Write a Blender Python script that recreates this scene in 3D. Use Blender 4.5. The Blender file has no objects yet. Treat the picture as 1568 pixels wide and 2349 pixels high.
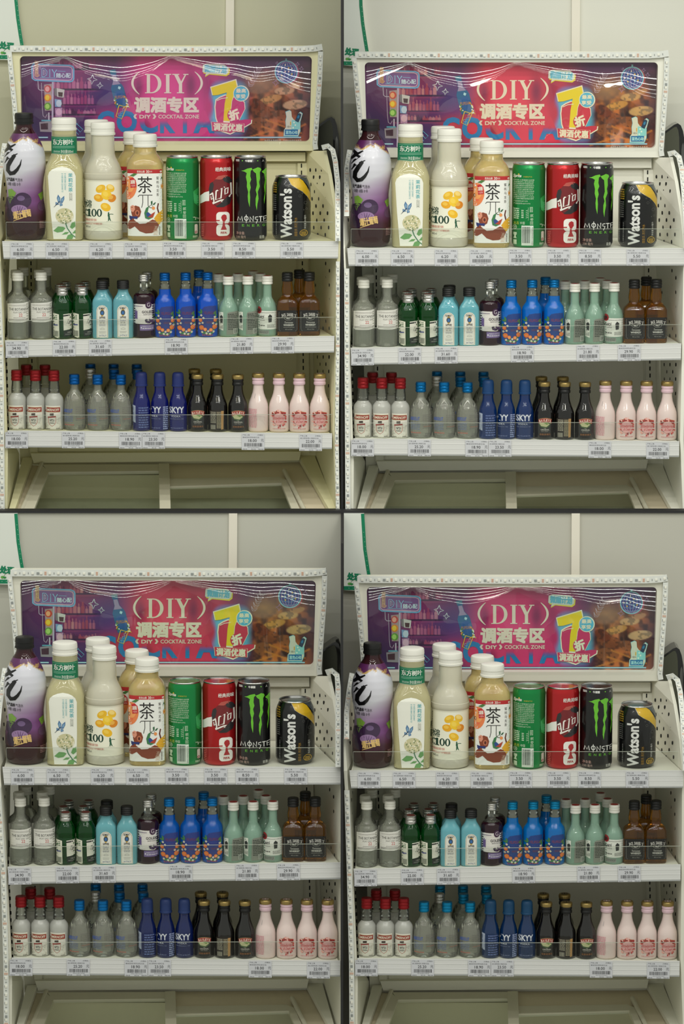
import bpy, math, random
import numpy as np
from mathutils import Vector
from mathutils.geometry import tessellate_polygon

random.seed(7)
SC = bpy.context.scene
COL = SC.collection

# ------------------------------------------------------------------ camera
IW, IH = 1568.0, 2349.0
KP = 0.000763                    # metres for one photo pixel on a shelf front
DIST, PITCH = 6.5, math.radians(9.5)
FPX = DIST / KP
MIDZ = 1.35
CAM = Vector((0, -DIST * math.cos(PITCH), MIDZ + DIST * math.sin(PITCH)))
cam_d = bpy.data.cameras.new('camera')
cam_d.sensor_fit = 'VERTICAL'
cam_d.sensor_height = 36.0
cam_d.lens = 36.0 * FPX / IH
cam_d.clip_end = 60
cam = bpy.data.objects.new('camera', cam_d)
COL.objects.link(cam)
cam.location = CAM
cam.rotation_euler = (math.pi / 2 - PITCH, 0, 0)
SC.camera = cam

# ------------------------------------------------------------------ light
SC.view_settings.view_transform = 'Standard'
SC.view_settings.look = 'None'
SC.view_settings.exposure = 0.0
SC.view_settings.gamma = 1.0
SC.view_settings.use_curve_mapping = False
world = bpy.data.worlds.new('shop_ambient')
SC.world = world
world.use_nodes = True
bg = world.node_tree.nodes['Background']
bg.inputs[0].default_value = (0.97, 1.0, 0.90, 1)
bg.inputs[1].default_value = 0.50

CEIL_Z = 3.6
def tube_light(y, watts):
    d = bpy.data.lights.new('ceiling_tube', 'AREA')
    d.shape = 'RECTANGLE'
    d.size, d.size_y = 4.4, 0.045
    d.energy = watts
    d.color = (1.0, 1.0, 0.94)
    o = bpy.data.objects.new('ceiling_tube', d)
    COL.objects.link(o)
    o.location = (0, y, CEIL_Z)
for y, w in ((-0.75, 20), (-1.3, 20), (-1.9, 20), (-2.6, 20), (-3.6, 20)):
    tube_light(y, w)

def spot_lamp(name, loc, target, watts, color, deg):
    d = bpy.data.lights.new(name, 'SPOT')
    d.energy = watts
    d.color = color
    d.spot_size = math.radians(deg)
    d.spot_blend = 0.6
    d.shadow_soft_size = 0.25
    o = bpy.data.objects.new(name, d)
    COL.objects.link(o)
    o.location = loc
    o.rotation_euler = (Vector(target) - Vector(loc)).to_track_quat('-Z', 'Y').to_euler()
SPOTS = [  # added unseen spot for each bay, sets its brightness and tint
    ((-0.9, -2.6, 3.5), (-0.32, 0.4, 1.85), 10, (1.0, 0.93, 0.60), 24),
    ((0.9, -2.6, 3.5), (0.34, 0.4, 1.85), 60, (1.0, 0.97, 0.86), 24),
    ((-0.9, -2.6, 3.5), (-0.32, 0.1, 0.95), 20, (1.0, 0.95, 0.9), 22),
    ((0.9, -2.6, 3.5), (0.34, 0.1, 0.95), 20, (1.0, 0.95, 0.86), 22),
]
for i, s in enumerate(SPOTS):
    spot_lamp('bay_fill_spot', *s)

# ------------------------------------------------------------------ projection used only to measure sizes
SP, CP = math.sin(PITCH), math.cos(PITCH)
def W(px, py, y):
    u = (px - IW / 2) / FPX
    v = (IH / 2 - py) / FPX
    d = Vector((u, CP + v * SP, -SP + v * CP))
    t = (y - CAM.y) / d.y
    return CAM + d * t
def scale_at(p):
    dv = p - CAM
    return (dv.y * CP - dv.z * SP) / FPX

# ------------------------------------------------------------------ helpers
def lin(c):
    out = []
    for v in c[:3]:
        v = max(0.0, min(1.0, v / 255.0))
        out.append(v / 12.92 if v <= 0.04045 else ((v + 0.055) / 1.055) ** 2.4)
    return out

MATS = {}
def mat(name, col, rough=0.5, metal=0.0, trans=0.0, ior=1.45, coat=0.0, bump=0.0, var=0.0, vscale=8.0):
    key = (name,)
    if key in MATS:
        return MATS[key]
    m = bpy.data.materials.new(name)
    m.use_nodes = True
    nt = m.node_tree
    b = nt.nodes['Principled BSDF']
    L = lin(col)
    b.inputs['Base Color'].default_value = (*L, 1)
    b.inputs['Roughness'].default_value = rough
    b.inputs['Metallic'].default_value = metal
    b.inputs['Transmission Weight'].default_value = trans
    b.inputs['IOR'].default_value = ior
    b.inputs['Coat Weight'].default_value = coat
    b.inputs['Coat Roughness'].default_value = 0.05
    if bump or var:
        tc = nt.nodes.new('ShaderNodeTexCoord')
        no = nt.nodes.new('ShaderNodeTexNoise')
        no.inputs['Scale'].default_value = vscale
        no.inputs['Detail'].default_value = 6
        nt.links.new(tc.outputs['Object'], no.inputs['Vector'])
        if var:
            mx = nt.nodes.new('ShaderNodeMixRGB')
            mx.inputs[1].default_value = (*[c * (1 - var) for c in L], 1)
            mx.inputs[2].default_value = (*[min(1, c * (1 + var)) for c in L], 1)
            nt.links.new(no.outputs['Fac'], mx.inputs[0])
            nt.links.new(mx.outputs[0], b.inputs['Base Color'])
        if bump:
            bp = nt.nodes.new('ShaderNodeBump')
            bp.inputs['Strength'].default_value = bump
            bp.inputs['Distance'].default_value = 0.002
            nt.links.new(no.outputs['Fac'], bp.inputs['Height'])
            nt.links.new(bp.outputs['Normal'], b.inputs['Normal'])
    MATS[key] = m
    return m

def film_mat(name, fac, rough, tint=(1, 1, 1)):
    """thin clear plastic: mostly see-through with a mirror-like surface"""
    if (name,) in MATS:
        return MATS[(name,)]
    m = bpy.data.materials.new(name)
    m.use_nodes = True
    nt = m.node_tree
    nt.nodes.remove(nt.nodes['Principled BSDF'])
    out = nt.nodes['Material Output']
    tr = nt.nodes.new('ShaderNodeBsdfTransparent')
    tr.inputs[0].default_value = (*tint, 1)
    gl = nt.nodes.new('ShaderNodeBsdfGlossy')
    gl.inputs['Roughness'].default_value = rough
    mx = nt.nodes.new('ShaderNodeMixShader')
    mx.inputs[0].default_value = fac
    nt.links.new(tr.outputs[0], mx.inputs[1])
    nt.links.new(gl.outputs[0], mx.inputs[2])
    nt.links.new(mx.outputs[0], out.inputs[0])
    MATS[(name,)] = m
    return m

def liquid_mat(name, col, clear=0.35, rough=0.0, ior=1.33, body=0.3, bcol=None):
    """bottle full of liquid: part refracting solid, part plain see-through, part diffuse body for cloudiness and gathered light, under a glossy skin"""
    if (name,) in MATS:
        return MATS[(name,)]
    m = bpy.data.materials.new(name)
    m.use_nodes = True
    nt = m.node_tree
    nt.nodes.remove(nt.nodes['Principled BSDF'])
    def node(kind, **k):
        n = nt.nodes.new(kind)
        for key, v in k.items(): n.inputs[key].default_value = v
        return n
    def blend(fac, p, q):
        n = nt.nodes.new('ShaderNodeMixShader')
        if isinstance(fac, float): n.inputs[0].default_value = fac
        else: nt.links.new(fac, n.inputs[0])
        nt.links.new(p.outputs[0], n.inputs[1]); nt.links.new(q.outputs[0], n.inputs[2])
        return n
    rf = node('ShaderNodeBsdfRefraction', Color=(*lin(col), 1), Roughness=rough, IOR=ior)
    tr = node('ShaderNodeBsdfTransparent', Color=(*lin(col), 1))
    df = node('ShaderNodeBsdfDiffuse', Color=(*lin(bcol or col), 1))  # diffuse share: cloudiness, plus brightness in place of light the bottle gathers
    gl = node('ShaderNodeBsdfGlossy', Color=(1, 1, 1, 1), Roughness=max(rough * .5, .03))
    fr = node('ShaderNodeFresnel', IOR=1.5)
    sh = blend(fr.outputs[0], blend(float(body), blend(float(clear), rf, tr), df), gl)
    nt.links.new(sh.outputs[0], nt.nodes['Material Output'].inputs[0])
    MATS[(name,)] = m
    return m

def ink_mat(name='printed_ink', rough=0.55, coat=0.0, metal=0.0):
    if (name,) in MATS:
        return MATS[(name,)]
    m = bpy.data.materials.new(name)
    m.use_nodes = True
    nt = m.node_tree
    b = nt.nodes['Principled BSDF']
    a = nt.nodes.new('ShaderNodeAttribute')
    a.attribute_name = 'ink'
    nt.links.new(a.outputs['Color'], b.inputs['Base Color'])
    b.inputs['Roughness'].default_value = rough
    b.inputs['Coat Weight'].default_value = coat
    b.inputs['Coat Roughness'].default_value = 0.06
    b.inputs['Metallic'].default_value = metal
    MATS[(name,)] = m
    return m

def mesh(name, verts, faces, m=None, cols=None, smooth=False, sharp=40):
    me = bpy.data.meshes.new(name)
    me.from_pydata([tuple(v) for v in verts], [], [tuple(f) for f in faces])
    if m is not None:
        me.materials.append(m)
    if cols is not None:
        at = me.color_attributes.new('ink', 'FLOAT_COLOR', 'POINT')
        arr = np.ones((len(verts), 4), dtype=np.float32)
        arr[:, :3] = np.asarray(cols, dtype=np.float32)
        at.data.foreach_set('color', arr.ravel())
    if smooth:
        me.polygons.foreach_set('use_smooth', [True] * len(me.polygons))
        me.set_sharp_from_angle(angle=math.radians(sharp))
    me.update()
    return me

def put(name, me, parent=None, loc=None, sc=None):
    o = bpy.data.objects.new(name, me)
    COL.objects.link(o)
    if parent is not None:
        o.parent = parent
    if loc is not None:
        o.location = loc
    if sc is not None:
        o.scale = (sc, sc, sc)
    return o

def tag(o, label=None, cat=None, group=None, kind=None):
    if label: o['label'] = label
    if cat: o['category'] = cat
    if group: o['group'] = group
    if kind: o['kind'] = kind
    return o

def thing(name, label, cat, loc=(0, 0, 0), group=None):
    o = bpy.data.objects.new(name, None)
    o.empty_display_size = 0.02
    COL.objects.link(o)
    o.location = loc
    return tag(o, label, cat, group)

class MB:
    """collects solid shapes in world metres"""
    def __init__(s):
        s.v, s.f = [], []
    def hexa(s, p):   # 8 corners: bottom loop 0-3, top loop 4-7
        b = len(s.v)
        s.v += [tuple(q) for q in p]
        for f in ((0, 3, 2, 1), (4, 5, 6, 7), (0, 1, 5, 4), (1, 2, 6, 5), (2, 3, 7, 6), (3, 0, 4, 7)):
            s.f.append(tuple(b + i for i in f))
        return s
    def box(s, lo, hi):
        x0, y0, z0 = lo; x1, y1, z1 = hi
        return s.hexa([(x0, y0, z0), (x1, y0, z0), (x1, y1, z0), (x0, y1, z0), (x0, y0, z1), (x1, y0, z1), (x1, y1, z1), (x0, y1, z1)])
    def prism(s, pts, off):   # polygon pts pushed along off
        b = len(s.v); n = len(pts); off = Vector(off)
        pts = [Vector(p) for p in pts]
        s.v += [tuple(p) for p in pts] + [tuple(p + off) for p in pts]
        for t in tessellate_polygon([pts]):
            s.f.append(tuple(b + i for i in t)); s.f.append(tuple(b + n + i for i in reversed(t)))
        for i in range(n):
            j = (i + 1) % n
            s.f.append((b + i, b + j, b + n + j, b + n + i))
        return s
    def ring(s, outer, inner, off):  # frame between two loops of equal length
        b = len(s.v); n = len(outer); off = Vector(off)
        for L in (outer, inner):
            s.v += [tuple(p) for p in L]
        for L in (outer, inner):
            s.v += [tuple(Vector(p) + off) for p in L]
        for i in range(n):
            j = (i + 1) % n
            o0, o1, i0, i1 = b + i, b + j, b + n + i, b + n + j
            O0, O1, I0, I1 = o0 + 2 * n, o1 + 2 * n, i0 + 2 * n, i1 + 2 * n
            s.f += [(o0, o1, i1, i0), (O1, O0, I0, I1), (o1, o0, O0, O1), (i0, i1, I1, I0)]
        return s
    def sweep(s, path, prof, up=(0, 0, 1), close=True):   # profile (side, up) swept along path
        b = len(s.v); n = len(prof); path = [Vector(p) for p in path]
        for i, p in enumerate(path):
            d = (path[min(i + 1, len(path) - 1)] - path[max(i - 1, 0)]).normalized()
            side = d.cross(Vector(up)).normalized(); u = side.cross(d).normalized()
            s.v += [tuple(p + side * a + u * c) for a, c in prof]
        for i in range(len(path) - 1):
            for k in range(n):
                j = (k + 1) % n
                s.f.append((b + i * n + k, b + i * n + j, b + (i + 1) * n + j, b + (i + 1) * n + k))
        s.f.append(tuple(b + k for k in range(n)))
        s.f.append(tuple(b + (len(path) - 1) * n + k for k in reversed(range(n))))
        return s
    def build(s, name, m, parent=None, smooth=False, sharp=35):
        import bmesh
        me = mesh(name, s.v, s.f, m)
        bm = bmesh.new(); bm.from_mesh(me)
        bmesh.ops.recalc_face_normals(bm, faces=bm.faces)
        bm.to_mesh(me); bm.free()
        if smooth:
            me.polygons.foreach_set('use_smooth', [True] * len(me.polygons))
            me.set_sharp_from_angle(angle=math.radians(sharp))
        return put(name, me, parent)

# ------------------------------------------------------------------ lettering
GLYPHS = {}
def glyphs(s, bold=0.0, res=2):
    key = (s, bold, res)
    if key in GLYPHS:
        return GLYPHS[key]
    cu = bpy.data.curves.new('lettering', 'FONT')
    cu.body = s
    cu.resolution_u = res
    cu.offset = bold
    cu.fill_mode = 'FRONT'
    ob = bpy.data.objects.new('lettering', cu)
    COL.objects.link(ob)
    dg = bpy.context.evaluated_depsgraph_get()
    me = ob.evaluated_get(dg).to_mesh()
    n = len(me.vertices)
    v = np.zeros(3 * n, dtype=np.float32)
    if n:
        me.vertices.foreach_get('co', v)
    v = v.reshape(-1, 3)[:, :2].astype(float)
    me.calc_loop_triangles()
    f = [tuple(t.vertices) for t in me.loop_triangles]
    ob.evaluated_get(dg).to_mesh_clear()
    bpy.data.objects.remove(ob)
    bpy.data.curves.remove(cu)
    if n == 0:
        v = np.zeros((1, 2)); f = []
    GLYPHS[key] = (v, f)
    return GLYPHS[key]

class Print:
    """flat print in photo-pixel units (x right, y down), several ink layers"""
    def __init__(s, cmap=None):
        s.v, s.f, s.c = [], [], []
        s.cmap = cmap or (lambda c: c)
    def add(s, pts, tris, col, layer=1, maxlen=None):
        pts = [tuple(map(float, p)) for p in pts]
        if maxlen:
            pts = list(pts); out = []; stack = [tuple(t) for t in tris]
            while stack:
                t = stack.pop()
                L = [math.dist(pts[t[i]], pts[t[(i + 1) % 3]]) for i in range(3)]
                k = L.index(max(L))
                if L[k] <= maxlen or len(pts) > 30000:
                    out.append(t); continue
                a, b, c = t[k], t[(k + 1) % 3], t[(k + 2) % 3]
                pts.append(((pts[a][0] + pts[b][0]) / 2, (pts[a][1] + pts[b][1]) / 2))
                m = len(pts) - 1
                stack += [(a, m, c), (m, b, c)]
            tris = out
        b = len(s.v)
        s.n = (getattr(s, 'n', 0) + 1) % 14
        layer = layer + .055 * s.n      # no two pieces of ink share a plane
        s.v += [(p[0], p[1], layer) for p in pts]
        if callable(col):
            s.c += [lin(s.cmap(col(p[0], p[1]))) for p in pts]
        else:
            L = lin(s.cmap(col))
            s.c += [L] * len(pts)
        for t in tris:   # keep every triangle facing the viewer
            (x0, y0), (x1, y1), (x2, y2) = (pts[i] for i in t)
            if (x1 - x0) * (y2 - y0) - (x2 - x0) * (y1 - y0) > 0:
                t = (t[0], t[2], t[1])
            s.f.append(tuple(b + i for i in t))
    def poly(s, pts, col, layer=1, maxlen=6, holes=()):
        loops = [[Vector((p[0], p[1], 0)) for p in L] for L in (pts, *holes)]
        flat = [(p.x, p.y) for L in loops for p in L]
        s.add(flat, tessellate_polygon(loops), col, layer, maxlen)
    def rect(s, x0, y0, x1, y1, col, layer=1, maxlen=6):
        s.poly([(x0, y0), (x1, y0), (x1, y1), (x0, y1)], col, layer, maxlen)
    def rrect(s, x0, y0, x1, y1, r, col, layer=1, maxlen=6):
        s.poly(rounded(x0, y0, x1, y1, r), col, layer, maxlen)
    def ell(s, cx, cy, rx, ry, col, layer=1, n=20, rot=0.0, maxlen=None):
        maxlen = maxlen or (5 if max(rx, ry) > 3.2 else None)
        s.poly([ell_pt(cx, cy, rx, ry, 2 * math.pi * k / n, rot) for k in range(n)], col, layer, maxlen)
    def hoop(s, cx, cy, rx, ry, w, col, layer=1, n=24):
        s.line([ell_pt(cx, cy, rx, ry, 2 * math.pi * k / n, 0) for k in range(n + 1)], w, col, layer)
    def line(s, pts, w, col, layer=1, maxlen=None):
        w0 = w if isinstance(w, (list, tuple)) else [w] * len(pts)
        L, R = [], []
        for i, p in enumerate(pts):
            a, b = pts[max(i - 1, 0)], pts[min(i + 1, len(pts) - 1)]
            dx, dy = b[0] - a[0], b[1] - a[1]
            n = math.hypot(dx, dy) or 1
            nx, ny = -dy / n * w0[i] / 2, dx / n * w0[i] / 2
            L.append((p[0] + nx, p[1] + ny)); R.append((p[0] - nx, p[1] - ny))
        n = len(pts)
        tr = []
        for i in range(n - 1):
            tr += [(i, i + 1, n + i + 1), (i, n + i + 1, n + i)]
        s.add(L + R, tr, col, layer, maxlen)
    def text(s, body, x0, y0, x1, y1, col, layer=2, bold=0.0, rot=0.0, maxlen=None, skew=0.0, res=2):
        """lettering fitted to the box, turned by rot degrees; heavy Chinese strokes are overprinted slightly shifted"""
        cjk = any(ord(ch) > 0x2E80 for ch in body)
        v, f = glyphs(body, 0.0 if cjk else bold, res)
        if not f:
            return
        lo, hi = v.min(0), v.max(0)
        n = (v - lo) / np.maximum(hi - lo, 1e-6)
        w, h = abs(x1 - x0), abs(y1 - y0)
        cx, cy = (x0 + x1) / 2, (y0 + y1) / 2
        if rot == 90:
            w, h = h, w
        shifts = [(0, 0)]
        if cjk and bold:
            e = bold * h
            shifts = [(e, e), (-e, e), (e, -e), (-e, -e)]
            if bold >= .035: shifts += [(e, 0), (-e, 0), (0, e), (0, -e)]
            w -= 2 * e; h -= 2 * e
        a = math.radians(-rot)
        for ex, ey in shifts:
            X = (n[:, 0] - .5) * w + skew * (n[:, 1] - .5) * h + ex
            Y = -(n[:, 1] - .5) * h + ey
            P = [(cx + math.cos(a) * p - math.sin(a) * q, cy + math.sin(a) * p + math.cos(a) * q) for p, q in zip(X, Y)]
            s.add(P, f, col, layer, maxlen)
    def barcode(s, x0, y0, x1, y1, col, layer=2, n=18, seed=1, vertical=False):
        r = random.Random(seed)
        L = (y1 - y0) if vertical else (x1 - x0)
        t = 0.0
        cuts = [r.uniform(.5, 1.6) for _ in range(2 * n)]
        k = L / sum(cuts)
        for i, c in enumerate(cuts):
            if i % 2 == 0:
                if vertical: s.rect(x0, y0 + t, x1, y0 + t + c * k, col, layer, None)
                else: s.rect(x0 + t, y0, x0 + t + c * k, y1, col, layer, None)
            t += c * k
    def dashes(s, x0, y0, x1, y1, col, rows, layer=2, seed=1, fill=.62, dens=7):
        """rows of print too small to read"""
        r = random.Random(seed)
        ph = (y1 - y0) / rows
        for i in range(rows):
            x = x0
            yy = y0 + i * ph
            while x < x1:
                w = r.uniform(.5, 1.4) * (x1 - x0) / dens
                s.rect(x, yy, min(x + w * .82, x1), yy + ph * fill, col, layer, None)
                x += w
    def mesh(s, name, fn, m):
        return mesh(name, [fn(*p) for p in s.v], s.f, m, s.c)
    def take(s):
        """hands over what has been drawn so far and starts a fresh piece"""
        t = Print(s.cmap)
        t.v, t.f, t.c = s.v, s.f, s.c
        s.v, s.f, s.c = [], [], []
        return t

def ell_pt(cx, cy, rx, ry, a, rot):
    x, y = rx * math.cos(a), ry * math.sin(a)
    return (cx + x * math.cos(rot) - y * math.sin(rot), cy + x * math.sin(rot) + y * math.cos(rot))
def rounded(x0, y0, x1, y1, r, n=5):
    out = []
    for cx, cy, a0 in ((x1 - r, y0 + r, -90), (x1 - r, y1 - r, 0), (x0 + r, y1 - r, 90), (x0 + r, y0 + r, 180)):
        for k in range(n + 1):
            a = math.radians(a0 + 90 * k / n)
            out.append((cx + r * math.cos(a), cy + r * math.sin(a)))
    return out
def mix(a, b, t):
    t = max(0.0, min(1.0, t))
    return tuple(p + (q - p) * t for p, q in zip(a, b))

# ------------------------------------------------------------------ turned shapes in pixel units
def prof_at(prof, h):
    if h <= prof[0][0]: p = prof[0]; return p[1], (p[2] if len(p) > 2 else 2)
    for a, b in zip(prof, prof[1:]):
        if h <= b[0]:
            t = (h - a[0]) / max(b[0] - a[0], 1e-6)
            ea, eb = (a[2] if len(a) > 2 else 2), (b[2] if len(b) > 2 else 2)
            return a[1] + (b[1] - a[1]) * t, ea + (eb - ea) * t
    p = prof[-1]; return p[1], (p[2] if len(p) > 2 else 2)

def turned(name, prof, m, n=28, dr=1.0, colfn=None, off=0.0, hstep=None, caps=True, grip=0, sharp=40):
    if hstep:
        hs = np.linspace(prof[0][0], prof[-1][0], max(2, int((prof[-1][0] - prof[0][0]) / hstep) + 1))
        prof = [(h, *prof_at(prof, h)) for h in hs]
    V, F, C = [], [], []
    for p in prof:
        h, r = p[0], p[1] + off
        ex = p[2] if len(p) > 2 else 2
        for k in range(n):
            a = 2 * math.pi * k / n - math.pi / 2
            c, s_ = math.cos(a), math.sin(a)
            rr = r * (1 - (0.03 if grip and k % 2 else 0))
            q = (abs(c) ** ex + abs(s_) ** ex) ** (-1 / ex)
            x, y = rr * q * c, rr * dr * q * s_
            V.append((x * KP, y * KP, h * KP))
            if colfn: C.append(lin(colfn(x, h, y)))
    for i in range(len(prof) - 1):
        for k in range(n):
            j = (k + 1) % n
            F.append((i * n + k, i * n + j, (i + 1) * n + j, (i + 1) * n + k))
    if caps:
        F.append(tuple(reversed(range(n))))
        F.append(tuple((len(prof) - 1) * n + k for k in range(n)))
    return mesh(name, V, F, m, C if colfn else None, smooth=True, sharp=sharp)

def wrap(prof, cx, base, dr=1.0, lift=0.0):
    """puts print given in photo pixels on the front of a turned shape"""
    def fn(x, y, layer):
        h = base - y
        r, ex = prof_at(prof, h)
        r += 0.15 + lift
        q = max(-.985 * r, min(.985 * r, x - cx))
        d = r * dr * (1 - (abs(q) / r) ** ex) ** (1 / ex) + 0.22 * layer
        return (q * KP, -d * KP, h * KP)
    return fn
# ------------------------------------------------------------------ the drinks, each kind once for a display
WHITE = (236, 234, 226)
BLACK = (16, 16, 16)
def screw_cap(h0, h1, r, rings=3, top=0.88):
    """profile of a ribbed bottle cap"""
    out = [(h0, r * .93)]
    n = rings
    L = h1 - h0
    for i in range(n):
        a = h0 + L * (i / n) * .92
        b = h0 + L * ((i + 1) / n) * .92
        out += [(a + .15 * (b - a), r), (a + .75 * (b - a), r), (b - .02 * (b - a), r * .94)]
    out += [(h1 - L * .05, r * .96), (h1, r * top)]
    return out

def flute_cap(h0, h1, r):
    L = h1 - h0
    return [(h0, r * 1.02), (h0 + L * .16, r * 1.03), (h0 + L * .18, r * .97), (h0 + L * .50, r * .97), (h0 + L * .52, r), (h0 + L * .85, r * .985), (h0 + L * .96, r * .95), (h1, r * .86)]

PANEL_BLUE = [
    dict(sky=(14, 24, 116), skycap=(32, 46, 108), gin=(120, 200, 215), liq=(20, 95, 215), cap=(0, 92, 168)),
    dict(sky=(4, 48, 112), skycap=(18, 62, 112), gin=(120, 208, 222), liq=(10, 120, 215), cap=(0, 112, 176)),
    dict(sky=(10, 32, 100), skycap=(36, 56, 108), gin=(125, 205, 215), liq=(14, 100, 195), cap=(10, 115, 185)),
    dict(sky=(4, 50, 102), skycap=(18, 68, 106), gin=(125, 208, 222), liq=(6, 125, 205), cap=(10, 135, 185)),
]

def make_kinds(pi):
    K = {}
    PB = PANEL_BLUE[pi]
    ink = ink_mat('printed_ink', 0.5)
    gloss = ink_mat('glossy_print', 0.3, coat=0.35)
    tag_n = '_' + 'abcd'[pi]
    white_cap = mat('white_plastic_cap', (236, 234, 224), .38)
    silver = mat('brushed_silver_cap', (205, 203, 198), .28, metal=.9)
    alu = mat('can_aluminium', (200, 200, 198), .25, metal=1.0)
    blackcap = mat('black_cap', (22, 22, 22), .4)
    clear_glass = liquid_mat('clear_glass_neck', (250, 252, 248), .66, ior=1.22, body=.07, bcol=(200, 202, 190))

    # ---- plum soda
    cx, base = 58, 552
    P = [(0, 35), (3, 40), (12, 44.5), (30, 46.5), (60, 46.5), (80, 44.5), (98, 41.8), (118, 41), (140, 43.5), (160, 47), (175, 48), (190, 47.2), (205, 44.3), (220, 38.5), (233, 32), (245, 25), (252, 20.5), (258, 18.8), (266, 18.5)]
    body = turned('bottle', P, liquid_mat('plum_liquid', (130, 62, 70), .12, body=.45, bcol=(74, 34, 40)), 32)
    def sleeve(x, h, y):
        yy = base - h
        z = 318 + 12 * abs(((x + 60) / 20) % 2 - 1) if x < 10 else 312 + max(0, x - 5) * .75
        if yy < z - 1: return (92, 38, 88)
        if yy < z + 1.5: return (196, 160, 90)
        t = (yy - 395 - x * -.45) / 70
        c = mix((214, 213, 222), (112, 62, 118), t)
        return mix(c, (64, 26, 44), (yy - 468) / 30)
    SL = [(h, *prof_at(P, h)) for h in np.linspace(44, 243, 80)]
    slv = turned('sleeve', SL, gloss, 56, colfn=sleeve, off=.5, caps=False)
    pr = Print()
    brush = (14, 13, 15)
    pr.poly([(17, 331), (21, 330), (29, 336), (40, 331), (42, 333), (30, 341), (36, 344), (32, 348), (25, 345), (14, 353), (13, 348), (20, 340)], brush)
    pr.line([(13, 360), (22, 353), (33, 346)], [6, 4, 1], brush)
    pr.line([(12, 373), (22, 364), (36, 358), (46, 353)], [9, 6, 4, 1.5], brush)
    pr.line([(40, 356), (30, 369), (23, 381), (22, 392), (28, 399), (37, 397), (45, 389), (52, 378), (55, 366)], [7, 10, 10, 10, 10, 9, 7, 4, 1], brush, maxlen=5)
    pr.text('元气森林', 17, 408, 38, 417, (40, 36, 40), bold=.02)
    pr.text('气泡水', 39, 409, 57, 417, (60, 56, 60))
    pr.text('0糖 0脂 0卡', 20, 419, 52, 427, (60, 56, 62))
    lettering = pr.take()
    pr.poly([(21, 437), (30, 434), (41, 443), (36, 452), (28, 462), (26, 470), (23, 460)], (120, 160, 60))
    pr.poly([(90, 447), (101, 440), (103, 452), (96, 462)], (120, 160, 60))
    pr.ell(30, 466, 18, 15, (52, 30, 60), 1, maxlen=5)
    pr.ell(56, 460, 20, 18, (58, 34, 68), 2, maxlen=5)
    pr.ell(52, 455, 9, 6, (108, 84, 124), 3, maxlen=5)
    pr.ell(28, 490, 11, 18, (44, 24, 50), 1, maxlen=5)
    pr.ell(98, 474, 9, 11, (90, 60, 92), 1, maxlen=5)
    pr.ell(48, 481, 19, 11, (150, 118, 160), 3, maxlen=5)
    for k in range(9):
        a = math.radians(200 + k * 19)
        pr.line([(48, 492), (48 + 20 * math.cos(a), 492 + 20 * math.sin(a))], [2.5, .6], (70, 36, 84), 4)
    pr.text('爆汁葡萄', 33, 482, 75, 500, (226, 190, 120), 5, bold=.03, rot=10)
    pr.line([(34, 507), (52, 500), (66, 496)], [1, 2.5, .8], (226, 190, 120), 5)
    pr.dashes(93, 508, 106, 526, (150, 110, 110), 5, 2, 3)
    pr.text('葡', 83, 321, 91, 329, (220, 180, 110), 2)
    pr.text('萄', 22, 319, 32, 328, (220, 180, 110), 2)
    prn = pr.mesh('fruit_print', wrap(P, cx, base, lift=.7), gloss)
    ltr = lettering.mesh('brush_lettering', wrap(P, cx, base, lift=.7), gloss)
    cap = turned('cap', flute_cap(264, 289, 21.5), blackcap, 44, grip=1)
    K['plum'] = ([('bottle', body), ('sleeve', slv, [('fruit_print', prn), ('brush_lettering', ltr)]), ('cap', cap)], 48)

    # ---- jasmine tea
    cx, base = 149, 553
    P = [(0, 38, 5), (3, 42, 5), (60, 43, 5), (140, 43.5, 5), (160, 43.3, 4.6), (172, 40, 4), (184, 35, 3.2), (193, 30.5, 2.4), (199, 28.5, 2), (250, 28, 2), (255, 26, 2)]
    body = turned('bottle', P, liquid_mat('pale_tea', (253, 250, 220), .36, .08, body=.36, bcol=(248, 240, 190)), 72)
    lv = P
    pr = Print()
    arch = [(125, 549), (175, 549), (177, 480), (177.5, 405), (174, 396), (167, 390), (158, 386), (146, 384), (134, 386), (124, 390), (117, 396), (114, 405), (118, 470)]
    pr.poly(arch, (240, 240, 228), 1, 6)
    teal = (86, 178, 186)
    for i, ch in enumerate('茉莉花茶'):
        pr.text(ch, 160.5, 398.5 + i * 11, 170.5, 408 + i * 11, teal, 2, bold=.012)
    for k, n_ in ((153.5, 10), (147, 11)):
        for i in range(n_):
            pr.text('可以喝到春天的茶香气'[i % 10], k - 2.2, 398.5 + i * 4, k + 2.2, 402 + i * 4, (130, 190, 196), 2, res=1)
    pr.line([(163, 444), (168.6, 444), (168.6, 461), (163, 461), (163, 444)], .6, (120, 120, 110), 2)
    for i, ch in enumerate('0卡0糖'):
        pr.text(ch, 164, 445.5 + i * 3.7, 167.6, 448.6 + i * 3.7, (110, 120, 110), 2, res=1)
    for wing in ([(137, 466), (134, 455), (137, 447), (142, 455), (141, 466)], [(141, 466), (144, 456), (151, 450), (151, 458), (147, 466)], [(137, 466), (131, 464), (131, 471), (139, 470)], [(140, 467), (146, 467), (147, 472), (141, 474)]):
        pr.poly(wing, (74, 116, 160), 2)
        cxw = sum(p[0] for p in wing) / len(wing); cyw = sum(p[1] for p in wing) / len(wing)
        pr.poly([(cxw + (p[0] - cxw) * .6, cyw + (p[1] - cyw) * .6) for p in wing], (130, 166, 196), 3)
    pr.line([(127, 476), (134, 469), (141, 462)], [.6, 1.5, .8], (30, 40, 60), 3)
    pr.line([(148, 547), (160, 530), (152, 513)], 0.01, (60, 110, 70), 2)
    pr.line([(153, 512), (157, 524), (166, 537), (175, 545)], 2.4, (76, 128, 96), 2)
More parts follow.
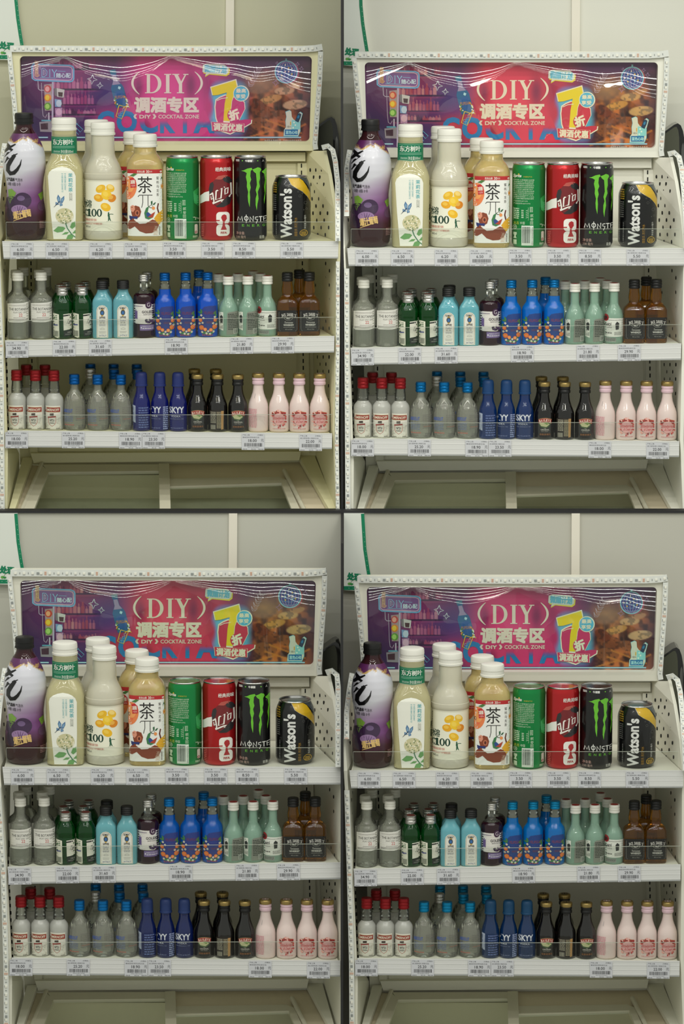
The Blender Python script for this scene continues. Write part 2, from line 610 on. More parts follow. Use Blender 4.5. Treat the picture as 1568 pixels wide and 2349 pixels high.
    for L in ([(125, 530), (136, 520), (148, 521), (153, 524), (146, 532), (134, 534)], [(163, 522), (167, 512), (175, 508), (175.5, 520), (168, 526)], [(144, 539), (152, 533), (161, 533), (156, 538)], [(154, 549), (158, 540), (166, 537), (172, 541), (168, 549)], [(168, 536), (174, 529), (175.5, 528), (175.5, 536)]):
        pr.poly(L, (112, 166, 100), 2)
    pr.ell(151, 496, 20.5, 18, (206, 200, 158), 2, 28, maxlen=6)
    rr = random.Random(4)
    for k in range(70):
        a, d = rr.uniform(0, 6.28), math.sqrt(rr.random())
        pr.ell(151 + 19 * d * math.cos(a), 496 + 16.5 * d * math.sin(a), 1.7, 1.7, rr.choice([(240, 234, 206), (246, 240, 214), (132, 148, 104), (222, 212, 170)]), 3 + k % 2, 6)
    lab = pr.mesh('label', wrap(P, cx, base), ink)
    NB = [(196, 29.2), (236, 28.9)]
    nb = turned('neck_band', NB, mat('green_band', (14, 122, 84), .45), 36, off=.3)
    pr = Print()
    W_ = (232, 238, 226)
    pr.text('东方树叶', 124.5, 322, 172, 335.5, W_, 2, bold=.02)
    pr.dashes(124, 338, 174, 344, (130, 190, 160), 2, 2, 5, .5, 22)
    pr.text('原味茶饮料', 126, 348, 142, 353, (200, 224, 206), 2, res=1)
    pr.text('净含量500ml', 143, 346, 171, 354, W_, 2)
    for yy in (319.5, 355):
        for k in range(26):
            pr.rect(122.5 + k * 2.1, yy - .4, 123.6 + k * 2.1, yy + .4, (190, 220, 200), 2, None)
    nbp = pr.mesh('band_print', wrap(NB, cx, base, lift=.4), ink)
    cap = turned('cap', flute_cap(250, 278, 28.5), white_cap, 56, grip=1)
    K['jasmine'] = ([('bottle', body), ('label', lab), ('neck_band', nb, [('band_print', nbp)]), ('cap', cap)], 43.5)

    # ---- lemon drink
    cx, base = 237.5, 552
    P = [(0, 39), (3, 43), (8, 44), (20, 44.3), (22, 43), (137, 43), (139, 44.5), (146, 44.8), (152, 44.2), (153, 43), (162, 41.5), (172, 37.5), (182, 32.5), (190, 28.5), (197, 27.2), (206, 27), (238, 26), (242, 25)]
    body = turned('bottle', P, liquid_mat('cloudy_lemon', (248, 245, 228), .30, .22, body=.55, bcol=(246, 242, 222)), 36)
    pr = Print()
    Lb = lambda y: prof_at(P, base - y)[0]
    pr.poly([(cx - 42.2, 414), (cx + 42.2, 414), (cx + 42.2, 530), (cx - 42.2, 530)], (242, 240, 220), 1, 5)
    dk = (24, 62, 48)
    pr.text('水', 195.5, 459, 203, 477, dk, 2, bold=.012)
    pr.text('溶', 201, 459, 213, 477, dk, 2, bold=.012)
    pr.text('C', 195.6, 480, 201.5, 497, dk, 2, bold=.03)
    # serif 1 0 0
    pr.rect(204, 482, 209, 496, dk, 2); pr.rect(201.5, 495, 211.5, 497, dk, 2); pr.poly([(201.5, 482.5), (206, 479.5), (209, 479.5), (209, 483.5), (201.5, 484.5)], dk, 2)
    for ox in (218, 230.5):
        pr.poly([ell_pt(ox, 488.2, 6.2, 9, 2 * math.pi * k / 18, 0) for k in range(18)], dk, 2, None, holes=[[ell_pt(ox, 488.2, 2.6, 7.4, 2 * math.pi * k / 12, 0) for k in range(12)]])
    pr.text('柠檬味复合果汁饮料', 196, 501.5, 224, 507.5, (196, 70, 50), 2, res=1)
    pr.text('每瓶相当五个半柠檬维生素C', 196, 510.5, 238, 515.5, (196, 90, 70), 2, res=1)
    pr.text('445ml', 198, 517.5, 209, 523, (60, 70, 60), 2, res=1)
    for (lx, ly, rx, ry, ro, c) in ((234, 433, 12, 8.5, -.5, (238, 186, 40)), (256, 432, 10, 8, .7, (244, 196, 52)), (229, 454, 11, 8.5, .2, (238, 170, 30)), (259, 455, 9.5, 9, -.4, (226, 140, 34)), (247, 447, 12, 11, .6, (248, 204, 50)), (245, 475, 12, 9, .5, (244, 190, 40))):
        pr.ell(lx, ly, rx, ry, c, 2, 18, ro)
        pr.ell(lx - 2, ly - 2, rx * .55, ry * .5, mix(c, (255, 226, 120), .5), 3, 12, ro)
    pr.ell(256, 429, 7, 4.5, (252, 222, 130), 4, 14, .5)
    g = (40, 92, 66)
    pr.ell(251.5, 489, 1.8, 2.2, g, 2, 8)
    pr.line([(251.5, 491), (252.5, 498), (251, 507)], [4, 4, 1.6], g, 2)
    pr.line([(252.5, 498), (256, 507)], [3, 1.6], g, 2)
    pr.line([(252, 493), (256, 491), (262, 492)], 1.4, g, 2)
    pr.line([(251.5, 486), (250.5, 492), (250, 496)], 1.3, g, 2)
    pr.line([(247, 508), (260, 508)], .8, (150, 170, 130), 2)
    pr.dashes(195.5, 420, 197, 520, (120, 120, 100), 24, 2, 3, .6, 1)
    lab = pr.mesh('label', wrap(P, cx, base, lift=.3), ink)
    cap = turned('cap', flute_cap(239, 268, 28), white_cap, 56, grip=1)
    K['lemon'] = ([('bottle', body), ('label', lab), ('cap', cap)], 44.8)

    # ---- peach tea
    cx, base = 334, 551
    P = [(0, 38, 4), (3, 41, 4), (8, 42, 4), (160, 42, 4), (172, 41.5, 3.8), (180, 39, 3.4), (188, 34, 3), (194, 29, 2.4), (199, 26, 2), (214, 25, 2), (218, 24, 2)]
    body = turned('bottle', P, liquid_mat('golden_tea', (254, 244, 200), .36, .06, body=.36, bcol=(250, 226, 154)), 72)
    pr = Print()
    pr.rect(cx - 39.5, 397, cx + 39.5, 540, (240, 240, 234), 1)
    pr.rect(cx - 39.5, 388, cx + 39.5, 397, (186, 40, 44), 1)
    pr.text('农夫山泉', 317, 390, 335, 395.5, (240, 220, 210), 2, bold=.02)
    pr.text('30', 338, 389.5, 345, 396, (240, 220, 210), 2, bold=.02)
    pr.text('周年', 345.5, 391, 352, 395, (240, 220, 210), 2, res=1)
    pr.ell(371, 393, 2.2, 2.4, (240, 220, 210), 2, 10)
    bk = (40, 36, 36)
    pr.text('茶', 318, 404, 352, 442, bk, 2)
    pr.line([(319, 450), (322, 446.5), (352, 446.5)], 1.6, bk, 2)
    pr.line([(330, 447), (330, 463), (327, 475)], 1.4, bk, 2)
    pr.line([(342, 447), (342, 470), (346, 475), (351, 475)], 1.4, bk, 2)
    for i, ch in enumerate('蜜桃乌龙茶'):
        pr.text(ch, 361, 404 + i * 9.5, 366.5, 411 + i * 9.5, (70, 60, 56), 2)
    pr.ell(297, 430, 19, 27, (236, 132, 78), 2, 24, .2, maxlen=6)
    pr.ell(301, 425, 10, 16, (244, 164, 96), 3, 18, .2, maxlen=6)
    pr.poly([(300, 402), (310, 396.5), (318, 397.5), (309, 404)], (76, 124, 62), 4)
    pr.ell(294.5, 432, 2.4, 4.2, (40, 30, 30), 4, 12); pr.ell(295, 430.5, .8, 1.2, WHITE, 5, 8)
    pr.ell(300, 442, 3, 2.2, (238, 110, 80), 4, 10)
    pr.poly([(300, 409), (308, 406), (314, 412), (315, 428), (302, 430)], (200, 36, 44), 4)
    pr.text('减糖', 301.5, 411.5, 312.5, 421, (246, 226, 210), 5, bold=.03, rot=6)
    pr.text('>25%', 303, 423, 313, 427, (246, 226, 210), 5, rot=6)
    br, dbr = (138, 66, 40), (92, 40, 28)
    # monkey: body, head, arm, tail
    pr.poly([(293, 514), (304, 498), (312, 505), (322, 512), (336, 511), (352, 502), (365, 507), (366, 516), (361, 527), (350, 533), (336, 534), (322, 529), (311, 518), (301, 524), (294, 524)], br, 2)
    pr.poly([(293, 524), (303, 512), (310, 500), (306, 496), (296, 508)], br, 3)
    pr.poly([(303, 486), (304, 475), (313, 470), (322, 473), (326, 484), (323, 495), (314, 501), (306, 497)], br, 3)
    pr.poly([(301, 473), (306, 469), (311, 471), (312, 479), (307, 486), (302, 481)], (222, 150, 124), 4)
    pr.ell(305, 474, 1.2, 1, (30, 20, 20), 5, 8)
    pr.ell(317, 487, 5, 6.5, (196, 116, 84), 4, 14); pr.ell(317, 487, 2.6, 4, dbr, 5, 12)
    pr.poly([(298, 493), (306, 495), (318, 495), (317, 501), (305, 499), (303, 504), (299, 500)], (40, 52, 110), 5)
    pr.line([(360, 505), (366, 488), (363, 476), (365, 466), (375, 458)], [3, 3.4, 3, 3, 2.6], dbr, 2)
    pr.poly([(355, 500), (362, 490), (375, 480), (375, 505), (366, 514)], (222, 168, 46), 3)
    # bird and sprig
    pr.poly([(335, 499), (333, 487), (337, 476), (344, 471), (341, 484), (347, 493), (357, 487), (353, 497), (343, 502)], (62, 124, 78), 3)
    pr.poly([(339, 496), (350, 489), (358, 484), (352, 498)], (180, 66, 46), 4)
    pr.poly([(337, 488), (342, 485), (349, 491), (340, 497)], (46, 76, 140), 4)
    pr.line([(344, 472), (350, 468), (354, 475)], 1.1, (60, 90, 60), 3)
    pr.poly([(349, 469), (348, 461), (352, 459), (352, 466)], (46, 96, 60), 3); pr.poly([(352, 468), (357, 463), (360, 463), (356, 469)], (46, 96, 60), 3)
    pr.ell(354, 476, 3.6, 3.8, (236, 150, 84), 4, 12)
    pr.poly([(370, 412), (373, 404), (375, 412)], (46, 96, 60), 3); pr.ell(373.5, 427, 2.6, 6, (232, 150, 60), 3, 10)
    pr.text('净含量500ml', 353, 517, 364, 538, (226, 196, 170), 4, rot=90, res=1)
    pr.dashes(366, 518, 369, 538, (120, 110, 100), 8, 2, 8, .6, 1)
    lab = pr.mesh('label', wrap(P, cx, base, lift=.5), ink)
    cap = turned('cap', flute_cap(212, 241, 27.5), white_cap, 56, grip=1)
    K['peach'] = ([('bottle', body), ('label', lab), ('cap', cap)], 42)

    # ---- cans
    CANP = [(0, 31), (1, 33), (4, 35.5), (9, 37.6), (13, 38), (176, 38), (181, 37.2), (185, 36), (188, 35.4)]
    RIM = [(187.5, 35.4), (188.5, 36.2), (190.3, 36.4), (191, 35.9), (190.6, 34.6), (187, 33.8)]
    def can(key, cx, base, col, paint, P=CANP, R=RIM, rough=.3, metal=.55):
        body = turned('can_body', P, mat('can_' + key, col, rough, metal=metal, coat=.5), 40)
        rim = turned('lid', R, alu, 40)
        pr = Print()
        paint(pr)
        cp = ink_mat('can_print', .32, coat=.4)
        arts = [('artwork', getattr(pr, 'first', pr).mesh('artwork', wrap(P, cx, base, lift=.1), cp))]
        if hasattr(pr, 'first'): arts.append(('emblem', pr.mesh('emblem', wrap(P, cx, base, lift=.1), cp)))
        K[key] = ([('can_body', body), ('lid', rim)] + arts, max(p[1] for p in P))
    def sprite(p):
        w = (206, 230, 200)
        p.text('Sprite', 383, 384.5, 400.5, 394, (236, 240, 226), 2, bold=.03, skew=.2)
        p.ell(394.5, 384.8, 1.5, 1.6, (236, 200, 60), 3, 8)
        p.text('柠檬味汽水', 405, 389, 425, 392, (206, 190, 60), 2, res=1)
        txt = ['配料表:水果葡糖浆白砂糖', '食品添加剂二氧化碳柠檬', '酸柠檬酸钠苯甲酸钠食用', '香精贮藏条件请避免阳光', '直晒高温不可加热或零度', '以下冰冻产品标准代号产', '地上海市闵行区委托制造', '商太古饮料有限公司地址', '中国上海市食品生产许可', '证编号保质期十二个月生', '产日期见罐底饮用前请摇']
        for i, t in enumerate(txt):
            p.text(t, 383.5, 396.2 + i * 4.25, 429.5 - (i % 3), 399.3 + i * 4.25, w, 2, res=1)
        for i in range(2):
            p.text('产品标准号GB/T10792', 384, 444 + i * 5.5, 415 + 6 * i, 447.5 + i * 5.5, w, 2, res=1)
        p.line([(383.5, 461), (417, 461), (417, 489), (383.5, 489), (383.5, 461)], .6, w, 2)
        for i in range(5):
            p.rect(383.5, 464.5 + i * 4.6, 417, 464.9 + i * 4.6, w, 2, None)
        p.dashes(385, 462, 396, 488, w, 6, 2, 3, .5, 2); p.dashes(401, 466, 406, 486, w, 5, 2, 4, .5, 1)
        for k in range(5):
            p.line([(411, 468 + k * 4), (416, 466 + k * 4)], .9, w, 2)
        p.dashes(420, 459, 427, 472, w, 4, 2, 9, .5, 2)
        for i, ch in enumerate('我收回'):
            p.text(ch, 421, 475 + i * 8.6, 428, 482 + i * 8.6, w, 2, rot=90)
        p.text('太古', 384, 492, 396, 499, (200, 214, 90), 2); p.text('中国', 398.5, 492.5, 408.5, 499, w, 2)
        p.hoop(387, 505, 3.6, 4.5, .9, w, 2); p.text('食', 385, 502.5, 389.5, 507.5, w, 2, res=1)
        p.poly([(384, 517), (391, 517), (391, 522), (389, 525), (391, 531), (384, 531), (386, 525), (384, 522)], w, 2)
        p.rect(384, 534, 391, 545, w, 2)
        p.rect(401.5, 501.5, 428.5, 547, (224, 234, 222), 2)
        p.barcode(403, 504, 422, 541, (24, 50, 36), 3, 17, 5)
        p.text('6901939621202', 424.5, 505, 427.5, 545, (30, 60, 44), 3, rot=90, res=1)
        p.poly([(444, 440), (457, 430), (457, 475), (446, 466)], (20, 150, 72), 1)
        p.text('一改', 447, 494, 453, 510, w, 2, rot=70)
        p.rrect(447, 515, 453.5, 537, 2.6, (214, 214, 200), 2); p.ell(450, 533, 2.6, 3, (140, 40, 40), 3, 8)
        p.dashes(443, 541, 453, 546, w, 3, 2, 7, .6, 2)
    can('sprite', 419, 552, (0, 138, 66), sprite)
    def cola(p):
        w = (240, 236, 228)
        p.text('经典美味', 495.5, 384, 530.5, 393.5, w, 2, bold=.015)
        p.poly([(459, 451), (470, 442), (482, 438), (481, 461), (472, 462), (459, 469)], w, 1, 5)
        p.poly([(495, 411), (502, 404), (514, 402), (524, 403), (518, 408), (508, 412)], (186, 84, 74), 2)
        p.ell(508, 440, 27, 33, (116, 26, 32), 1, 30, .1, maxlen=5)
        p.poly([(480, 434), (483, 421), (489, 417), (492, 424), (489, 438), (482, 446)], (44, 42, 44), 2)
        p.poly([(512, 410), (519, 404), (528, 407), (533, 416), (531, 424), (521, 419), (515, 416)], (44, 42, 44), 2)
        p.poly([(489, 466), (498, 472), (510, 464), (521, 452), (530, 444), (533, 452), (528, 468), (514, 475), (499, 475)], (40, 36, 38), 2)
        # three slanted characters
        def box_char(pts, wd): p.line(pts, wd, w, 4)
        box_char([(483, 447), (490, 442)], 3.2); box_char([(489, 443), (492, 462), (489, 466)], 3); box_char([(485, 450), (486, 458), (489, 455)], 2)
        box_char([(497, 438), (510, 432), (508, 454), (496, 458), (497, 438)], 3.4)
        box_char([(515, 430), (531, 422)], 3.6); box_char([(530, 420), (531, 446), (526, 452)], 3.4); box_char([(517, 434), (524, 431), (523, 443), (517, 446), (517, 434)], 2.6)
        box_char([(489, 467), (500, 462), (508, 459), (514, 457), (508, 463), (512, 463)], [3, 3.4, 3, 2.2, 1.6, .6])
        # number emblem
        p.first = p.take()
        p.rrect(497, 486, 527, 514, 8, w, 2); p.rrect(497, 514.5, 527, 541, 8, w, 2)
        p.poly([(508, 499), (510, 494), (515, 491.5), (520, 494), (521, 502), (516, 509), (517, 518), (521, 527), (507, 527), (511, 518), (512, 508)], (176, 30, 36), 3)
        p.rect(496.5, 504, 505, 506.5, (170, 26, 32), 3); p.rect(514, 512.5, 527.5, 514.5, (170, 26, 32), 3)
        p.text('FIFA', 507, 531, 521, 536.5, (176, 30, 36), 4, bold=.03)
        p.dashes(462, 515, 468, 544, (210, 90, 80), 7, 2, 3, .5, 1)
    can('cola', 496.5, 552, (188, 24, 30), cola)
    GR = (106, 192, 46)
    def monster(p):
        w = (224, 224, 218)
        p.text('牛磺酸', 563.5, 367, 579.5, 372.5, w, 2, bold=.02); p.ell(557, 369.5, 1.3, 1.3, GR, 2, 8); p.ell(592, 369.5, 1.3, 1.3, GR, 2, 8)
        p.text('人', 602, 367, 606, 372, w, 2); p.dashes(542, 367, 550, 372, w, 2, 2, 4, .6, 3)
        p.poly([(554, 392), (560, 391), (568, 387), (578, 385), (580, 389), (576, 392), (575, 404), (577, 412), (574, 420), (576, 430), (573.5, 440), (574.5, 452), (573.5, 475), (570, 462), (569, 450), (570, 440), (567, 428), (567.5, 418), (565, 406), (567, 397), (562, 394)], GR, 2, 5)
        p.poly([(580, 389), (588, 386), (592, 384), (598, 386), (600, 390), (596.5, 396), (597, 410), (595, 418), (596.5, 428), (592, 440), (593.5, 456), (591, 468), (589.5, 482.5), (587, 470), (587, 455), (589.5, 446), (587, 436), (590, 424), (589, 410), (588, 398), (583, 394)], GR, 2, 5)
        p.poly([(601, 394), (606, 391), (609, 387.5), (612, 387.5), (612, 410), (610, 425), (609.5, 440), (608, 455), (606, 469), (605.5, 458), (607.5, 444), (606, 430), (608, 414), (606.5, 400), (603, 397)], GR, 2, 5)
        # lettering drawn by hand
        def st(pts, wd=1.8): p.line(pts, wd, w, 3)
        st([(545, 507), (547, 497), (551.5, 505), (555, 496), (557, 507)], 2)
        p.hoop(565.5, 500.5, 4.2, 4.6, 1.7, w, 3); st([(565.5, 492), (565.5, 511)], 1.5)
        st([(574, 508), (574, 497), (581.5, 507), (581.5, 495)], 2)
        st([(592, 497), (586, 498), (586, 502), (591.5, 503.5), (588, 512)], 1.8)
        st([(594, 497), (602, 497)], 2); st([(598, 497), (598, 508)], 2)
        st([(611, 496.5), (604.5, 497), (605, 507), (611, 507)], 1.8); st([(605, 501.5), (610, 501.5)], 1.5)
        for i, ch in enumerate('ENERG'):
            p.text(ch, 555.5 + i * 11.6, 514, 561 + i * 11.6, 519.5, GR, 3, bold=.01)
        p.text('Y', 609, 514, 612, 519.5, GR, 3)
        p.text('净含量:', 542, 531, 562, 538, (200, 160, 150), 2); p.text('330 毫升', 542, 540, 564.5, 547, (200, 170, 160), 2)
        p.text('能量', 595.5, 540, 606, 547.5, w, 2)
    can('monster', 574, 552, (9, 9, 10), monster, rough=.3, metal=.1)
    WP = [(0, 36), (1.5, 38), (6, 41.5), (11, 44), (15, 44.5), (114, 44.5), (121, 43.8), (128, 41.5), (135, 38.5), (140, 36.4), (142, 36)]
    WR = [(141.5, 36), (142.5, 36.8), (144.2, 37), (145, 36.4), (144.4, 35), (141, 34)]
    def tonic(p):
        w = (206, 206, 200)
        p.poly([(660, 405), (686, 405.5), (695, 412), (703, 424), (711, 440), (712, 462), (705, 448), (694, 436), (680, 428), (668, 420)], (206, 166, 30), 2, 5)
        p.line([(660, 405), (668, 420), (680, 428), (694, 436), (705, 448), (712, 462)], 1.1, (170, 168, 160), 3)
        p.poly([(687, 405.5), (702, 406), (708, 416), (712, 434), (703, 420), (695, 411)], (70, 78, 80), 2, 5)
        p.text("Watson's", 642.5, 429, 670, 543, (222, 222, 218), 2, bold=.035, rot=90, maxlen=6, res=3)
        p.text('屈臣氏 苏打汽水', 675.5, 495, 682, 538, (176, 132, 40), 2, rot=90)
        p.text('净含量 330毫升', 697.5, 490, 702, 522, w, 2, rot=90, res=1)
        p.hoop(696.5, 531, 8.5, 7, 1.3, (196, 156, 40), 2); p.dashes(691, 528, 702, 537, (196, 156, 40), 3, 2, 3, .6, 3)
        p.rect(689, 519, 691, 526, (20, 20, 20), 3)
        for (bx, by, br_) in ((688, 446, 2.6), (701, 462, 3.4), (694, 440, 1.6), (703, 476, 2), (684, 436, 1.5), (697, 478, 1)):
            p.hoop(bx, by, br_, br_, .5, (96, 96, 92), 2, 12)
        p.barcode(625, 492, 634.5, 540, (150, 150, 146), 2, 16, 3, True)
        p.dashes(627, 416, 635, 441, (150, 120, 40), 5, 2, 3, .6, 2); p.dashes(627, 444, 634, 482, (110, 110, 106), 8, 2, 6, .5, 2)
    can('tonic', 668, 548, (10, 10, 11), tonic, WP, WR, rough=.3, metal=.1)

    # ---- clear gin with white cap
    def bottle(key, cx, base, P, bodymat, cap_prof, capmat, paint=None, n=28, dr=1.0, neck=None, capart=None, inkm=ink, extra=()):
        """neck: height above which the glass holds no liquid"""
        parts = []
        if neck:
            r, ex = prof_at(P, neck)
            lo = [p for p in P if p[0] < neck] + [(neck, r, ex)]
            hi = [(neck + .6, r, ex)] + [p for p in P if p[0] > neck + .6]
            parts.append(('bottle', turned('bottle', lo, bodymat, n, dr)))
            parts.append(('neck', turned('neck', hi, clear_glass, 24, dr)))
        else:
            parts.append(('bottle', turned('bottle', P, bodymat, n, dr)))
        if paint:
            pr = Print(); paint(pr)
            parts.append(('label', pr.mesh('label', wrap(P, cx, base, dr), inkm)))
        parts += list(extra)
        sub = []
        if capart:
            pc = Print(); capart(pc)
            ht = cap_prof[-1][0]
            sub = [('cap_print', pc.mesh('cap_print', lambda x, y, l: (x * KP, y * -KP, (ht + .1 + .1 * l) * KP), inkm))]
        parts.append(('cap', turned('cap', cap_prof, capmat, 40, grip=1), sub))
        K[key] = (parts, max(p[1] for p in P))
    water = liquid_mat('clear_spirit', (244, 247, 242), .4, ior=1.30, body=.17, bcol=(226, 226, 212))

    cx, base = 39.5, 779
    P = [(0, 22), (2, 25), (5, 25.8), (84, 25.8), (90, 24.8), (95, 21.5), (99, 16.5), (103, 12.8), (107, 11.2), (112, 10.8), (136, 10.8)]
    def botanist(p):
        p.poly([(16, 697), (25, 695.5), (54, 694.5), (64, 692.5), (64, 737), (50, 739.5), (20, 739.5), (16, 737)], (226, 224, 216), 1)
        p.text('THE BOTANIST', 20, 706, 64, 712, (64, 64, 60), 2)
        p.text('ISLAY DRY GIN', 30, 714.5, 60, 717.8, (120, 118, 112), 2, res=1)
        p.text('22', 43, 719, 51, 725.5, (196, 60, 64), 2)
        p.dashes(20, 699, 62, 703, (176, 172, 166), 2, 2, 2, .4, 14); p.dashes(30, 728, 58, 730, (160, 156, 150), 1, 2, 3, .6, 12)
        p.dashes(18, 732, 62, 737, (120, 118, 112), 2, 2, 4, .5, 16)
    bottle('clear_gin', cx, base, P, water, screw_cap(133, 152, 13), white_cap, botanist)

    # ---- green gin
    cx, base = 144, 776
    P = [(0, 18.5, 2.4), (2, 20.8, 2.6), (5, 21.6, 2.6), (62, 21.6, 2.6), (64, 21.2, 2.6), (66, 21.9, 2.6), (78, 21.9, 2.5), (86, 20, 2.3), (93, 16.5, 2), (98, 13.4), (101, 12), (104, 11.5)]
    def greeng(p):
        p.poly([(122.5, 716), (137, 719), (137.5, 775), (123, 770)], (226, 224, 206), 1)
        p.dashes(124.5, 721, 133, 733, (90, 120, 90), 3, 2, 2, .5, 2); p.dashes(124, 742, 134, 747, (60, 70, 140), 1, 2, 3, .6, 3)
        p.barcode(124.5, 757, 136, 770, (70, 80, 66), 2, 9, 2)
        p.poly([(147, 719), (165, 717), (165, 753), (147.5, 756)], (220, 218, 204), 1)
        p.poly([(147, 721), (165, 719), (165, 722), (147, 724)], (34, 36, 34), 2)
        p.text('Tan', 155, 731, 165, 741, (30, 32, 32), 2, skew=.35)
        p.rect(159, 743, 165, 744.6, (190, 60, 60), 2, None)
        p.poly([(147.5, 757.5), (165, 754.5), (165, 768), (148, 770)], (26, 34, 30), 1)
        p.text('LONDON', 156, 758.5, 165, 762, (190, 190, 180), 2, res=1); p.dashes(151, 764, 164, 767, (120, 124, 116), 1, 2, 5, .6, 6)
    def redtop(c): return lambda p: p.ell(0, 0, 9.5, 9.5, c, 1, 18)
    bottle('green_gin', cx, base, P, liquid_mat('green_gin_glass' + tag_n, (66, 190, 104), .2, ior=1.3, body=.25, bcol=(8, 100, 36)), [(98, 12.6), (99, 13), (106, 12.8), (107, 12), (108, 12.6), (112, 12.6), (113, 12), (114, 12.5), (117, 12.3), (118, 11)], silver, greeng, capart=redtop((126, 60, 52)))

    # ---- blue gin
    cx, base = 234.5, 776
    P = [(0, 21, 4), (2, 22.6, 4), (5, 23, 4), (82, 23, 4), (88, 21.8, 4), (94, 18.5, 3.4), (99, 15, 2.8), (104, 12.6, 2.2), (108, 11.6, 2), (114, 11.4, 2)]
    def blueg(p):
        W2 = (228, 226, 216)
        p.poly([(221.5, 774), (248, 774), (248, 712), (246, 705), (241, 700.5), (235, 699), (228, 700.5), (223.5, 705), (221.5, 712)], W2, 1)
        p.line([(223, 772.5), (246.5, 772.5), (246.5, 713), (244.6, 706.5), (240.4, 702.2), (235, 700.8), (229, 702.2), (225, 706.5), (223, 713), (223, 772.5)], .6, (150, 130, 80), 2)
        p.text('BOMBAY', 228, 704, 241.5, 709, (36, 38, 40), 2, bold=.02); p.text('SAPPHIRE', 228, 725, 242, 730, (36, 38, 40), 2, bold=.02)
        p.ell(234.8, 716.5, 5, 6.2, (60, 70, 80), 2, 16); p.ell(234.8, 717, 3, 4, (60, 110, 170), 3, 12); p.poly([(231, 711), (234.8, 707.5), (239, 711)], (170, 140, 60), 3); p.poly([(232, 722), (237.5, 722), (234.8, 726)], (200, 160, 60), 4)
        p.text('Distilled', 228.5, 733, 241, 736.5, (90, 100, 140), 2, res=1); p.text('DRY GIN', 229, 738, 240, 741, (70, 70, 74), 2, res=1)
        p.dashes(228, 743, 242, 748, (150, 152, 160), 2, 2, 4, .5, 4); p.line([(230, 753), (235, 751), (240, 753), (240, 755), (230, 755), (230, 753)], .5, (150, 150, 150), 2)
        p.rect(227, 759.6, 243, 760.2, (150, 150, 150), 2, None); p.dashes(228, 762.5, 242, 763.6, (150, 150, 150), 1, 2, 2, .7, 8); p.text('04 ITALY!', 227, 767, 244, 771, (70, 90, 150), 2, res=1)
    bottle('blue_gin', cx, base, P, liquid_mat('sapphire_glass' + tag_n, (190, 240, 248), .34, ior=1.28, body=.42, bcol=tuple(min(255, c + 22) for c in PB['gin'])), screw_cap(112, 132, 14, 4), blackcap, blueg, 64, .72)

    # ---- grape liqueur
    cx, base = 329.5, 774
    P = [(0, 22), (2, 23.8), (5, 24.2), (92, 24.2), (97, 23), (101, 19), (104, 14), (107, 10.4), (110, 9), (130, 8.6)]
    def grape(p):
        p.poly([(306, 696), (353.5, 696.5), (353.5, 738), (344, 742), (306, 741)], (222, 218, 212), 1)
        p.ell(341, 698, 7, 8.3, (64, 34, 66), 2, 20); p.text('G', 337.5, 693, 344.5, 702.5, (206, 196, 200), 3)
        p.text('GOLEER', 326, 711, 354, 717, (44, 34, 44), 2, bold=.02); p.text('GRAPE FLAVOUR', 329, 718.5, 352, 721.5, (80, 70, 84), 2, res=1)
        p.rect(309.5, 712, 315.5, 730.5, (110, 90, 140), 2); p.rect(311, 709, 313, 712, (110, 90, 140), 2); p.dashes(308, 700, 328, 703, (130, 120, 140), 1, 2, 2, .6, 8)
        rr = random.Random(2)
        for k in range(24):
            p.ell(342 + rr.uniform(-9, 9), 735 + rr.uniform(-5, 3.5), 2.1, 2.1, rr.choice([(60, 36, 78), (84, 54, 104), (44, 26, 58)]), 2 + k % 3, 8)
        p.poly([(349, 722), (354, 720), (354, 728)], (90, 130, 70), 3)
        p.rect(321, 743, 353.5, 757, (104, 84, 136), 1); p.rect(322, 744.3, 352.5, 755.5, (130, 112, 160), 2); p.text('PREFECT CHOICE', 327, 746, 351, 749, (220, 214, 226), 3, res=1); p.dashes(327, 751, 351, 754, (220, 214, 226), 1, 3, 2, .6, 6); p.ell(324.4, 750, 1.6, 2.2, (220, 214, 226), 3, 8)
    bottle('grape', cx, base, P, liquid_mat('grape_liqueur', (110, 50, 76), .12, body=.4, bcol=(62, 24, 40)), screw_cap(128, 144.5, 12), silver, grape, neck=101)

    # ---- blue liqueur with oranges
    cx, base = 426, 772
    P = [(0, 21), (2, 23), (5, 23.4), (79, 23.4), (86, 21.6), (92, 17.5), (96, 14.4), (100, 13.6), (110, 13.2), (118, 11.6), (124, 10.6), (131, 10.4)]
    def oranges(p):
        nb = mix((44, 60, 130), (24, 70, 130), .5 if pi in (1, 3) else 0)
        p.poly([(414, 708), (419, 702), (430, 700), (446, 700), (447, 712), (446, 745), (442, 760), (436, 769), (416, 768), (409, 760), (405, 742), (406, 728), (413, 716)], nb, 1)
        p.text('FELIPEGARI', 418.5, 713, 446, 719.5, mix((96, 50, 90), (170, 90, 80), .45 if pi in (1, 3) else .2), 2, bold=.01)
        p.dashes(422, 724, 442, 726.4, (66, 70, 140), 1, 2, 2, .6, 6); p.dashes(424, 736, 442, 741, (120, 66, 86), 2, 2, 3, .5, 6)
        lf, fl, og, od = (70, 128, 66), (226, 224, 206), (228, 116, 44), (196, 84, 30)
        for (x, y, a) in ((409, 716, .4), (412, 712, 1.2), (443, 716, 2.2), (445, 722, 1.6), (409, 751, 1), (417, 762, .2), (436, 762, -.4), (441, 752, -1), (428, 764, .3), (422, 759, 1.8), (406, 728, 1.7), (446, 737, 1.3)):
            p.ell(x, y, 5, 2.1, lf, 2, 10, a)
